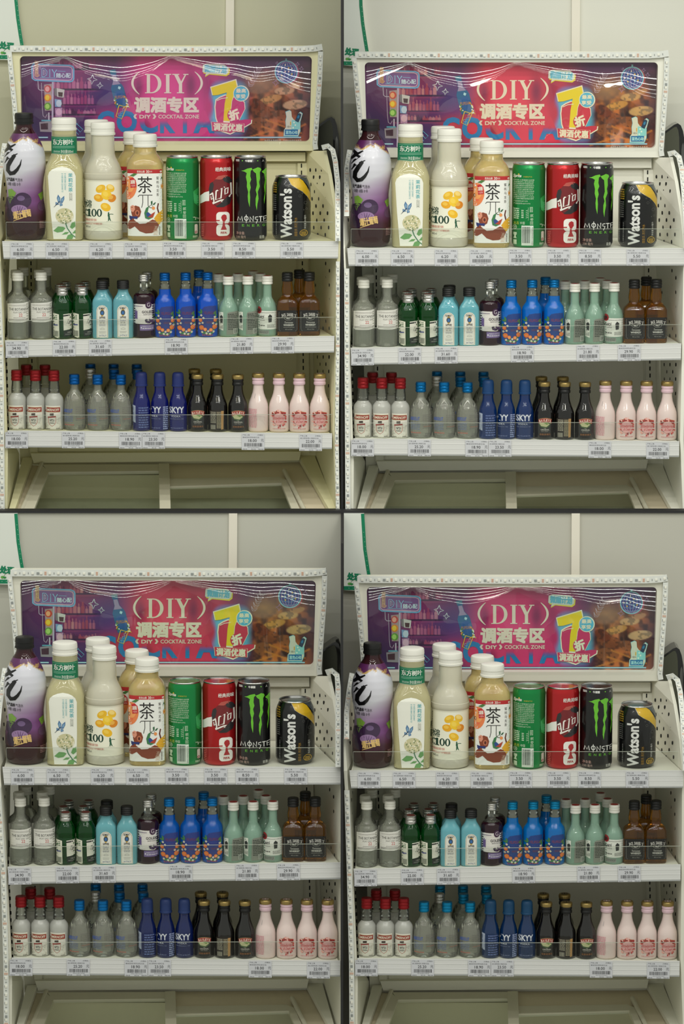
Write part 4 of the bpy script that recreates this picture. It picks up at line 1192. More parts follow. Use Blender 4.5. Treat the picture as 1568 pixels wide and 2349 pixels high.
PX0, PY0, PX1, PY1, PST = 40, 122, 722, 332, 2
def poster_ground():
    """colours of the printed picture behind the lettering, one sample for every two photo pixels"""
    Wn, Hn = (PX1 - PX0) // PST + 1, (PY1 - PY0) // PST + 1
    X, Y = np.meshgrid(PX0 + PST * np.arange(Wn), PY0 + PST * np.arange(Hn))
    X, Y = X.astype(float), Y.astype(float)
    C = np.zeros((Hn, Wn, 3))
    def lay(col, a):
        nonlocal C
        a = np.clip(a, 0, 1)[..., None]
        C = C * (1 - a) + np.array(col, float) * a
    def blob(cx, cy, rx, ry, p=1.0):
        return np.exp(-(((X - cx) / rx) ** 2 + ((Y - cy) / ry) ** 2) * p)
    C[:] = (74, 28, 84)
    lay((140, 30, 100), blob(170, 150, 90, 45) * .8)
    lay((138, 36, 108), blob(165, 205, 70, 60) * .75)
    lay((52, 42, 112), blob(255, 215, 60, 45) * .95)
    lay((40, 26, 78), blob(60, 300, 50, 60) * .9)
    lay((56, 36, 104), blob(190, 300, 60, 30) * .8)
    lay((208, 46, 132), np.clip((X - 262) / 60, 0, 1) * np.clip((560 - X) / 80, 0, 1))
    lay((224, 64, 150), blob(380, 235, 90, 70) * .95)
    lay((120, 26, 92), blob(318, 200, 11, 26) * .8)
    lay((124, 26, 92), blob(437, 196, 14, 34) * .9)
    lay((128, 28, 96), blob(474, 190, 16, 50) * .6)
    lay((140, 30, 96), blob(470, 140, 60, 16) * .6)
    for cx, rx in ((242, 30), (290, 34), (340, 30), (380, 30)):
        lay((214, 50, 130), blob(cx, 280, rx, 34, 1.2) * .9)
    lay((112, 22, 84), blob(335, 292, 10, 16) * .7)
    lay((70, 30, 96), np.clip((Y - 306) / 12, 0, 1) * np.clip((230 - X) / 30, 0, 1) * .8)
    lay((130, 30, 90), np.clip((Y - 308) / 14, 0, 1) * np.clip((X - 230) / 30, 0, 1) * .6)
    # back bar: glass shelves and bottles
    sh = np.clip((X - 95) / 20, 0, 1) * np.clip((236 - X) / 25, 0, 1)
    for y in (159, 205, 240, 263):
        lay((40, 18, 58), sh * (np.abs(Y - y) < 1.6) * .85)
        lay((150, 60, 120), sh * (np.abs(Y - y - 4) < 1.1) * .5)
    r = random.Random(3)
    for (yb, xs, hh) in ((158, range(112, 222, 8), 20), (204, range(124, 214, 9), 24), (239, range(148, 220, 8), 28), (262, range(146, 220, 7), 12)):
        for x in xs:
            h = hh * r.uniform(.7, 1.1); w = r.uniform(2.6, 3.8)
            c = r.choice([(196, 104, 156), (150, 44, 104), (216, 150, 176), (60, 20, 62), (178, 70, 122), (206, 126, 166)])
            lay(c, ((np.abs(X - x) < w) & (Y < yb) & (Y > yb - h * .65)) * .7 * sh)
            lay(c, ((np.abs(X - x) < w * .4) & (Y <= yb - h * .65) & (Y > yb - h)) * .65 * sh)
    # grill
    n1 = value_noise(1, 60, 22, Wn, Hn); n2 = value_noise(2, 26, 10, Wn, Hn); n3 = value_noise(5, 120, 44, Wn, Hn)
    g = np.clip((X - 548 - 10 * n2) / 30, 0, 1) * np.clip((Y - 150 + (X - 600) * .15) / 45, 0, 1)
    w1 = np.clip(n1 * n2 * 2.2 + .35 * (n3 - .5), 0, 1) ** 1.3
    base = np.stack([46 + 146 * w1, 22 + 80 * w1, 20 + 46 * w1], -1)
    C = C * (1 - g[..., None]) + base * g[..., None]
    lay((166, 118, 96), blob(600, 190, 42, 30) * .85)
    lay((60, 24, 52), np.clip((X - 672) / 40, 0, 1) * .75)
    lay((52, 22, 50), blob(690, 235, 30, 20) * .6)
    lay((40, 18, 26), blob(640, 262, 40, 10) * .5)
    for (cx, cy, rx, ry, ro, c) in ((652, 208, 23, 9, -.08, (206, 156, 128)), (676, 240, 28, 11, -.1, (214, 168, 140)), (620, 228, 27, 9, -.25, (206, 144, 90)), (672, 196, 18, 7, -.2, (186, 130, 112)), (605, 255, 30, 14, .2, (132, 66, 40)), (600, 285, 26, 16, .1, (140, 78, 52)), (590, 240, 20, 12, .5, (110, 44, 24)), (648, 265, 22, 12, .2, (150, 84, 60))):
        dx = (X - cx) * math.cos(ro) + (Y - cy) * math.sin(ro); dy = -(X - cx) * math.sin(ro) + (Y - cy) * math.cos(ro)
        e = (dx / rx) ** 2 + (dy / ry) ** 2
        m_ = np.clip((1.15 - e) / .3, 0, 1)
        lay(c, m_ * .85)
        lay(tuple(q * .62 for q in c), m_ * (n3 > .62) * .8)
    for (xa, ya, xb, yb) in ((610, 275, 690, 305), (600, 290, 665, 312), (560, 318, 620, 300), (640, 315, 700, 285)):
        t = np.clip(((X - xa) * (xb - xa) + (Y - ya) * (yb - ya)) / ((xb - xa) ** 2 + (yb - ya) ** 2), 0, 1)
        dd = np.hypot(X - xa - t * (xb - xa), Y - ya - t * (yb - ya))
        lay((196, 116, 62), np.clip((2.6 - dd) / 1.2, 0, 1) * .8)
    lay((88, 28, 92), blob(640, 135, 110, 14) * .9)
    # blue halo round the big figure and the small bottle
    lay((86, 190, 224), np.clip(1.25 - np.maximum(np.abs(X - 524) / 46, 0) ** 4 - np.maximum(np.abs(Y - 248) / 64, 0) ** 4, 0, 1) * np.clip(1.3 - (((X - 500) / 60) ** 2 + ((Y - 190) / 48) ** 2) * .0, 0, 1) * .88)
    lay((190, 42, 122), np.clip(1 - np.hypot((X - 478) / 14, (Y - 245) / 30), 0, 1) * 1.4)
    return X, Y, C

def poster_art(pr):
    cr = (228, 208, 204)
    # neon sign board
    a = [(73, 152), (76, 147), (160, 150), (167, 153), (169, 158), (169, 180), (166, 186), (160, 187.5), (80, 184), (74, 180)]
    def ring(pts, w, c, l): pr.line(pts + [pts[0]], w, c, l)
    pr.poly(a, (126, 82, 146), 1)
    ring(a, 3.2, (110, 168, 216), 2)
    b = [(121 + (x - 121) * .93, 167.5 + (y - 167.5) * .84) for x, y in a]
    ring(b, 2.2, (206, 160, 196), 2)
    pr.poly([(80, 140), (87.5, 140), (87.5, 170), (91, 172), (86, 177), (80, 175)], (186, 128, 130), 3); ring([(80, 140), (87.5, 140), (87.5, 170), (91, 172), (86, 177), (80, 175)], .8, (226, 186, 160), 4)
    for i, ch in enumerate('OPEN'):
        pr.text(ch, 81.5, 143 + i * 7, 86.5, 148.5 + i * 7, (226, 190, 170), 5, res=1)
    nb = (140, 190, 230)
    pr.line([(96, 157), (96, 176)], 1.3, nb, 3); pr.line([(96, 157), (103, 158), (108, 164), (107, 172), (101, 176), (96, 176)], 1.3, nb, 3); ring([(99.5, 160.5), (103, 163), (103.5, 170), (99.5, 172.5)], .8, (206, 220, 240), 3)
    pr.line([(114, 159), (114, 177)], 2.4, nb, 3); pr.line([(114, 160), (114, 176)], .9, (126, 82, 146), 4)
    pr.line([(119, 159), (124.5, 168), (130, 160)], 2.2, nb, 3); pr.line([(124.5, 168), (124.5, 177)], 2.2, nb, 3)
    pr.line([(92, 178), (128, 179)], 1, nb, 3); pr.line([(132, 163), (150, 164)], .9, nb, 3)
    pr.text('随心配', 129, 167.5, 162, 178.5, (206, 220, 240), 3, bold=.02)
    # traffic lamp, pole, boxes
    wt = (196, 180, 206)
    pr.line([(121, 188), (120, 322)], 4, (186, 170, 204), 2); pr.line([(87, 186), (88, 204), (92, 207), (101, 207)], 1.4, wt, 2); pr.line([(95, 190), (97, 250), (99, 266), (104, 270), (108, 262)], 1, wt, 2)
    pr.poly([(101, 194), (120, 192), (119, 254), (103, 254)], (166, 140, 150), 2)
    for (cy, c1, c2) in ((204, (196, 60, 72), (230, 160, 166)), (224, (226, 130, 50), (236, 196, 70)), (244, (96, 150, 60), (170, 206, 110))):
        pr.ell(109.5, cy, 8.2, 8.6, c1, 3, 18); pr.ell(108.5, cy, 5, 6, c2, 4, 14)
    pr.poly([(124, 203), (130, 202), (131, 221), (125, 219)], (120, 110, 120), 2); pr.poly([(130, 202), (148, 206), (146, 224), (131, 222)], (200, 190, 196), 2); pr.poly([(133, 211), (144, 212), (143, 222), (134, 221)], (70, 40, 50), 3)
    pr.poly([(125, 227), (141, 229), (140, 246), (126, 245)], (120, 150, 200), 2); pr.ell(135, 237, 6.5, 8, (190, 200, 226), 3, 16); pr.poly([(126, 248), (143, 247), (142, 268), (127, 268)], (180, 130, 180), 2); pr.ell(135, 257, 7, 8, (216, 170, 206), 3, 16)
    pr.line([(136, 268), (136, 276)], 1.2, wt, 2); pr.line([(112, 258), (112, 278)], 3, wt, 2)
    pr.poly([(90, 280), (118, 277), (118, 303), (92, 302)], (146, 134, 150), 2); pr.poly([(93, 284), (110, 282), (110, 297), (94, 297)], (66, 36, 56), 3); pr.rect(95, 275, 116, 278, (90, 160, 190), 3)
    pr.line([(168, 274), (172, 284), (178, 283)], 1.2, (90, 150, 190), 2); pr.line([(176, 284), (190, 297), (184, 303), (172, 290), (176, 284)], 1.4, (96, 160, 200), 2); pr.line([(172, 300), (180, 309)], 1.1, (96, 160, 200), 2)
    def star(cx, cy, r, c, w, lay_):
        pts = []
        for k in range(8):
            a_ = math.pi * k / 4 - math.pi / 2 + .1
            rr = r if k % 2 == 0 else r * .38
            pts.append((cx + rr * math.cos(a_), cy + rr * math.sin(a_)))
        ring(pts, w, c, lay_)
    star(211.5, 182, 11.5, (206, 206, 222), 1.5, 2); star(229, 196, 7.5, (206, 206, 222), 1.3, 2)
    for (x, y, r_) in ((682, 147, 5), (691, 158, 6), (632, 190, 8), (635, 145, 4)):
        star(x, y, r_, (180, 140, 196), .8, 3)
    # COCKTA letters, their upper halves fading into the pink
    def blue(x, y):
        c = (28, 116, 182)
        if x > 318:
            c = mix((206, 52, 132), c, (y - 277) / 14)
        return c
    for ch, x0, x1 in (('C', 222, 262), ('O', 267, 314), ('C', 320, 362), ('K', 367, 402), ('T', 408, 440), ('A', 443, 492)):
        pr.text(ch, x0, 254, x1, 305.5, blue, 2, bold=.045, maxlen=5, res=3)
    # tilted bottle
    def tb(x, y): return (257 + x * .966 + y * .26 * .0 + (y - 158) * .27, y - x * .0 + x * -.12)
    bt = [(-6, 160), (7, 160), (7, 168), (5.5, 172), (6, 186), (13, 196), (15, 202), (15, 246), (-15, 246), (-15, 202), (-12, 196), (-6, 186), (-5.5, 172), (-7, 168)]
    pr.poly([tb(*p) for p in bt], (22, 88, 140), 3)
    pr.poly([tb(x * .9, y) for x, y in ((-5, 172), (5, 172), (6, 186), (11, 194), (-11, 194), (-6, 186))], (150, 130, 170), 4); pr.poly([tb(*p) for p in ((-7, 160), (7, 160), (7, 168), (-7, 168))], (60, 110, 140), 4)
    pr.poly([tb(*p) for p in ((-10, 213), (-4, 208), (10, 208), (12, 214), (11, 238), (-11, 238))], (28, 82, 150), 4); pr.poly([tb(*p) for p in ((4, 198), (9, 201), (5, 206), (1, 203))], (170, 206, 224), 5)
    pr.text('FELIPEGARI', 263, 219, 286, 226, (170, 120, 110), 6, bold=.02, rot=6)
    rr = random.Random(6)
    for k in range(26):
        s_ = rr.choice([-1, 1]); x, y = s_ * rr.uniform(9, 15), rr.uniform(220, 246)
        q = tb(x, y); pr.ell(q[0], q[1], 2, 1.6, rr.choice([(220, 220, 200), (216, 140, 60), (70, 120, 60), (226, 226, 210)]), 5 + k % 3, 8)
    yl = (222, 180, 60)
    ring([(273, 241), (290, 246), (279, 273), (266, 267)], 1.8, yl, 5); pr.line([(282, 248), (292, 241), (297, 247)], 1.8, yl, 5)
    for (x, y) in ((273, 262), (279, 258), (277, 267), (283, 252)):
        ring([(x - 2.5, y - 2), (x + 2, y - 3), (x + 3, y + 2), (x - 1.5, y + 3)], .9, (120, 180, 220), 5)
    # ( DIY ) with serifs
    for sx, xa in ((1, 303.5), (-1, 462.5)):
        t = np.linspace(-1, 1, 13)
        pr.line([(xa + sx * (16 * q * q), 190.5 + 26 * q) for q in t], [1.2 + 4.2 * (1 - q * q) for q in t], cr, 3)
    def stem(x, w): pr.rect(x, 170, x + w, 213.5, cr, 3); pr.rect(x - 4, 169.6, x + w + 4, 171.8, cr, 3); pr.rect(x - 4, 211.8, x + w + 4, 214, cr, 3)
    stem(336.5, 7.5)
    outer = [(340, 169.6)] + [(347 + 23 * math.cos(q), 191.8 + 22.2 * math.sin(q)) for q in np.linspace(-math.pi / 2, math.pi / 2, 17)] + [(340, 214)]
    inner = [(343, 172)] + [(346.5 + 15.5 * math.cos(q), 191.8 + 19.8 * math.sin(q)) for q in np.linspace(-math.pi / 2, math.pi / 2, 17)] + [(343, 211.6)]
    pr.poly(outer, cr, 3, None, holes=[inner])
    stem(380.5, 8)
    pr.poly([(398.5, 170), (407, 170), (417.5, 191), (417.5, 213.5), (410, 213.5), (410, 194)], cr, 3, None); pr.poly([(424.5, 170), (427.5, 170), (416, 194), (413.5, 190)], cr, 3, None)
    pr.rect(395, 169.6, 411, 171.8, cr, 3); pr.rect(420, 169.6, 432, 171.8, cr, 3); pr.rect(405.5, 211.8, 422, 214, cr, 3)
    pr.text('调酒专区', 307.5, 222, 456, 259, cr, 3, bold=.045, res=3)
    pr.text('《 DIY 》', 306, 261.5, 358, 273, cr, 3, bold=.035); pr.text('COCKTAIL ZONE', 363, 263, 456.5, 272, cr, 3, bold=.018)
    # speech bubble
    pr.poly([(467, 151), (476, 147.5), (516, 150), (527, 158), (526, 170), (519, 175), (480, 171), (470, 177), (472, 170), (466, 168)], (224, 196, 60), 2); pr.poly([(465, 149), (474, 145.5), (514, 148), (524.5, 156), (523.5, 167), (517, 171.5), (480, 169), (470, 174), (473, 167.5), (464, 165)], (206, 208, 206), 3)
    pr.text('微醺计划', 468, 150, 519.5, 167, (96, 176, 210), 4, bold=.04, rot=-4)
    # figure seven with ribbon
    cw = (234, 222, 210)
    y7 = [(484, 201), (540, 184), (543, 198), (531, 232), (526, 278), (512, 277), (515, 238), (520, 212), (499, 218), (488, 219)]
    rib = [(496, 230), (505, 224), (517, 219), (537, 224), (550, 222), (560, 236), (561, 250), (553, 266), (548, 276), (562, 274), (576, 274), (575, 282), (558, 292), (528, 306), (506, 299), (496, 270), (494, 246)]
    def grow(p, k):
        cx_ = sum(q[0] for q in p) / len(p); cy_ = sum(q[1] for q in p) / len(p)
        return [(cx_ + (x - cx_) * k, cy_ + (y - cy_) * k) for x, y in p]
    pr.poly(grow(rib, 1.06), cw, 3); pr.poly(rib, (200, 56, 126), 4); pr.poly(grow(y7, 1.07), cw, 5); pr.poly(y7, (232, 202, 44), 6)
    pr.line([(497, 231), (508, 226), (522, 224)], 1.6, cw, 7)
    pr.ell(553, 214.5, 18.5, 18.5, cw, 7, 24); pr.ell(552.5, 214.5, 16.5, 16.5, (84, 176, 216), 8, 24); pr.text('最高', 541, 203, 564, 213, cw, 9, bold=.03); pr.text('享受', 540, 216, 563, 226, cw, 9, bold=.03)
    pr.ell(536, 264, 15, 15, (200, 56, 126), 7, 20); pr.text('折', 524, 251, 549, 276, cw, 9, bold=.05, rot=14)
    bn = [(486, 280), (558, 284), (558, 303), (488, 300)]
    pr.poly(grow(bn, 1.06), cw, 8); pr.poly(grow(bn, 1.03), (206, 58, 120), 9); pr.text('调酒优惠', 489, 283, 556, 301, cw, 10, bold=.035, rot=-3)
    # chevrons
    for k in range(5):
        x, y = 587 - k * 4.5, 152 + k * 8.6
        ring([(x, y), (x + 4, y + 8), (x + 14, y + 6), (x + 9, y + 11), (x + 2, y + 11.5)], .9, (206, 180, 206), 3)
    # mirror ball
    pr.ell(659, 166, 26.5, 26.5, (176, 70, 120), 2, 32); pr.ell(656, 165, 26.5, 26.5, (140, 190, 210), 3, 32); pr.ell(656, 165, 24, 24, (46, 62, 140), 4, 30)
    for k in (-.8, -.5, -.15, .2, .55, .85):
        pr.line([(656 + 24 * k * math.sqrt(max(0, 1 - q * q)), 165 + 23.5 * q) for q in np.linspace(-.97, .97, 11)], .8, (196, 150, 190), 5)
    for q in (-.6, -.25, .1, .45, .75):
        h = 24 * math.sqrt(1 - q * q)
        pr.line([(656 - h, 165 + 24 * q - 1), (656, 165 + 24 * q + 2), (656 + h, 165 + 24 * q - 1)], .8, (110, 160, 206), 5)
    for (x, y, c) in ((654, 149, cr), (646, 157, cr), (662, 156, yl), (669, 157, cr), (639, 165, cr), (646, 165, (130, 200, 210)), (654, 164, cr), (662, 164, cr), (646, 173, yl), (662, 172, (130, 200, 210)), (669, 170, yl)):
        pr.ell(x, y, 1.7, 1.9, c, 6, 10)
    pr.rect(654, 134, 658, 139, (140, 190, 210), 3)
    # drink cluster
    cy = (110, 190, 214)
    cl = [(655, 257), (664, 253.5), (668, 256), (669, 268), (674, 275), (678, 276), (684, 260), (688, 257), (693, 261), (690, 272), (688, 279), (688, 300), (683, 311.5), (651, 311), (652, 297), (656, 291), (655, 277), (657, 268)]
    pr.poly(grow(cl, 1.05), cy, 5); pr.poly(cl, (216, 212, 204), 6); pr.poly([(669, 275), (688, 279), (687, 297), (668, 297)], (140, 206, 214), 7)
    pr.poly([(676, 277), (682, 262), (686, 259), (691, 262), (689, 270), (684, 281)], (30, 60, 90), 8); pr.ell(684, 268, 2.4, 4, (40, 120, 170), 9, 10, .4); pr.rect(665, 279, 667, 287, (222, 170, 40), 8)
    for (x, y) in ((674, 281), (677, 287), (672, 293)): pr.ell(x, y, 2, 2, (230, 236, 230), 8, 8)
    pr.text('水溶C100', 658, 288, 667, 293, (50, 60, 50), 8, res=1)
    pr.rect(653, 297, 683, 310, (36, 110, 170), 8); pr.text('蓝色心动', 655, 299.5, 682, 307.5, (170, 216, 230), 9, bold=.03)
    # base line and small print
    for x0, x1 in ((52, 110), (172, 690)):
        pr.rect(x0, 313.5, x1, 317, (60, 140, 190), 4, 40); pr.rect(x0, 314.4, x1, 316.1, (196, 214, 226), 5, 40)
    pr.text('未成年人不得饮酒，不得向未成年人售酒', 606, 320, 691, 325, (206, 190, 190), 4, res=1)

PG = poster_ground()

def film_reach(x):
    """how far down the film stays tilted, in pixels: three uneven swags hanging from the top edge"""
    if x < 146: return 14 + 62 * ((146 - x) / 100.0) ** .8
    if x < 392: return 14 + 74 * math.sin(math.pi * (x - 146) / 246) ** .9
    t = min(1.0, (x - 392) / 320)
    return 14 + 112 * t ** .8 - 22 * math.exp(-((x - 640) / 30) ** 2)

def led_run(u, pts, wpx, chips_from=6, name='led_run', side=False, parent=None):
    """a strip sleeve along photo points (x, y, d) with its chips; pts 2+"""
    P3 = [u.P(*p) for p in pts]
    m = KP * u.sx
    hw = wpx * m / 2
    sv = MB(); L, R = [], []
    n = len(P3)
    nrm = Vector((0, -1, 0))
    fr, bk = [], []
    for i, p in enumerate(P3):
        d = (P3[min(i + 1, n - 1)] - P3[max(i - 1, 0)]).normalized()
        s_ = d.cross(nrm).normalized()
        fr.append((p + s_ * hw, p - s_ * hw)); bk.append((p + s_ * hw * 1.05 + Vector((0, .0055, 0)), p - s_ * hw * 1.05 + Vector((0, .0055, 0))))
    for i in range(n - 1):
        a0, a1 = fr[i]; b0, b1 = fr[i + 1]; c0, c1 = bk[i]; e0, e1 = bk[i + 1]
        sv.hexa([a0, a1, b1, b0, c0, c1, e1, e0])
    o = sv.build(name, SLEEVE, parent)
    seg = [0.0]
    for a, b in zip(P3, P3[1:]): seg.append(seg[-1] + (b - a).length)
    step = 20 * m
    def at(t):
        for i in range(n - 1):
            if t <= seg[i + 1]:
                k = (t - seg[i]) / max(seg[i + 1] - seg[i], 1e-9); return P3[i].lerp(P3[i + 1], k), (P3[i + 1] - P3[i]).normalized()
        return P3[-1], (P3[-1] - P3[-2]).normalized()
    groups = {'lens': MB(), 'chip': MB(), 'copper': MB()}
    def blk(key, t, along, across, lift, sh=0.0):
        p, d = at(t); s_ = d.cross(nrm).normalized(); p = p + s_ * sh * m
        a, c = d * along * m / 2, s_ * across * m / 2; f = Vector((0, -lift, 0))
        groups[key].hexa([p - a - c, p + a - c, p + a + c, p - a + c, p - a - c + f, p + a - c + f, p + a + c + f, p - a + c + f])
    k = 0; t = step * .6
    while t < seg[-1] - step * .3:
        blk('lens', t, 5.6, 5.2, .0012)
        blk('chip', t, 5.2, 1.0, .0005, 3.4)
        if k % 6 == 2: blk('chip', t + step * .62, 6, 5.4, .001)
        elif k % 6 == 3:
            for q in (-3, 0, 3): blk('copper', t + step * .5, 5, 1.6, .0006, q)
        else: blk('chip', t + step * .5, 1.6, 4.4, .0006)
        t += step; k += 1
    for key, mm, nm in (('lens', LEDW, 'led_lenses'), ('chip', mat('led_circuit', (150, 154, 152), .5), 'led_circuits'), ('copper', mat('led_copper', (214, 160, 130), .4), 'led_contacts')):
        if groups[key].f:
            q = groups[key].build(nm, mm, o); tag(q, kind='stuff')
    return o

TAGS = [
    [(24, 557, '6.00', 'plum soda'), (105, 557, '6.50', 'jasmine tea'), (205, 557, '6.20', 'lemon drink'), (285, 557, '6.50', 'peach tea'), (374, 556, '3.50', 'green soda can'), (462, 556, '3.50', 'red cola can'), (533, 556, '8.50', 'black energy drink can'), (643, 556, '5.50', 'soda water can')],
    [(13, 784, '34.90', 'clear gin'), (121, 781, '22.00', 'green gin'), (204, 780, '31.60', 'pale blue gin'), (378, 777, '18.90', 'bright blue liqueur'), (528, 775, '21.80', 'white rum'), (622, 774, '29.90', 'amber whiskey')],
    [(12, 991, '18.00', 'red capped vodka'), (142, 991, '25.20', 'clear vodka'), (273, 992, '18.90', 'clear vodka end and cobalt vodka'), (326, 992, '23.50', 'cobalt vodka'), (554, 995, '18.00', 'dark cream liqueur'), (686, 997, '22.00', 'pale pink liqueur')],
]
CODES = ['6970399920606', '6921168550098', '6921168500956', '6921168558049', '6901939621202', '6901939621608', '6957036801173', '6920180209601', '50114138', '5000291020805', '7640175741198', '6979019808048', '5010677010115', '082184090442', '5410316987981', '7312040017508', '6926138096604', '7210000000005', '5011013100231', '5011013501229']
def tag_print(price, code, seed):
    p = Print()
    g = (70, 70, 74)
    p.text('产地:上海', 2, 1.2, 18, 4.4, g, 1, res=1); p.text('(无赠品)', 36, 1.2, 49, 4.4, g, 1, res=1)
    p.text('果味饮料预包装正品' if seed % 2 else '进口配制酒小瓶装正品', 2, 6.6, 36 + seed % 3 * 4, 9.8, (96, 96, 100), 1, res=1)
    p.text(price, 15, 12.2, 31 if len(price) == 4 else 34.5, 18.8, (44, 44, 48), 1, bold=.008)
    p.text('元', 44, 11.5, 50.5, 18.3, (60, 60, 64), 1)
    p.barcode(6, 21.2, 48, 29, (52, 52, 54), 1, 24, seed)
    p.text(code, 14, 30.2, 40, 32.4, (96, 96, 98), 1, res=1)
    p.text('规格:瓶', 2, 34, 12, 36.3, (80, 80, 84), 1, res=1); p.text('单位:瓶', 22, 34, 32, 36.3, (80, 80, 84), 1, res=1); p.text('等级:合格', 38, 34, 50, 36.3, (80, 80, 84), 1, res=1)
    return p
RAILS = [((5, 553.5), (776, 553.5), (8, 594), (775, 593)), ((11.5, 781), (767, 771), (14, 819.5), (766, 808.5)), ((17, 988), (761.5, 994.5), (16, 1026), (761, 1030))]
GUARDS = [((14, 510), (764, 509.5)), ((18, 736), (768, 728)), ((22, 953), (762, 951))]
ROW_PITCH = [[(.071, .045, .077)], [(.071, .043, .056)]]
LEFTP = [(334, 36, 13, .07), (400, 36, 3, .13), (480, 38, -5, .19), (553, 24, 0, .215), (780, 15, 10, .215), (990, 20, 16, .215), (1040, 44, 18, .215), (1176, 46, 17, .215)]
RIGHTP = [(346, 700, 741, .07), (400, 702, 753, .13), (480, 705, 766, .19), (553, 708, 773, .215), (780, 718, 768.5, .215), (990, 722, 763, .215), (1040, 724, 765, .215), (1176, 735, 770, .215)]

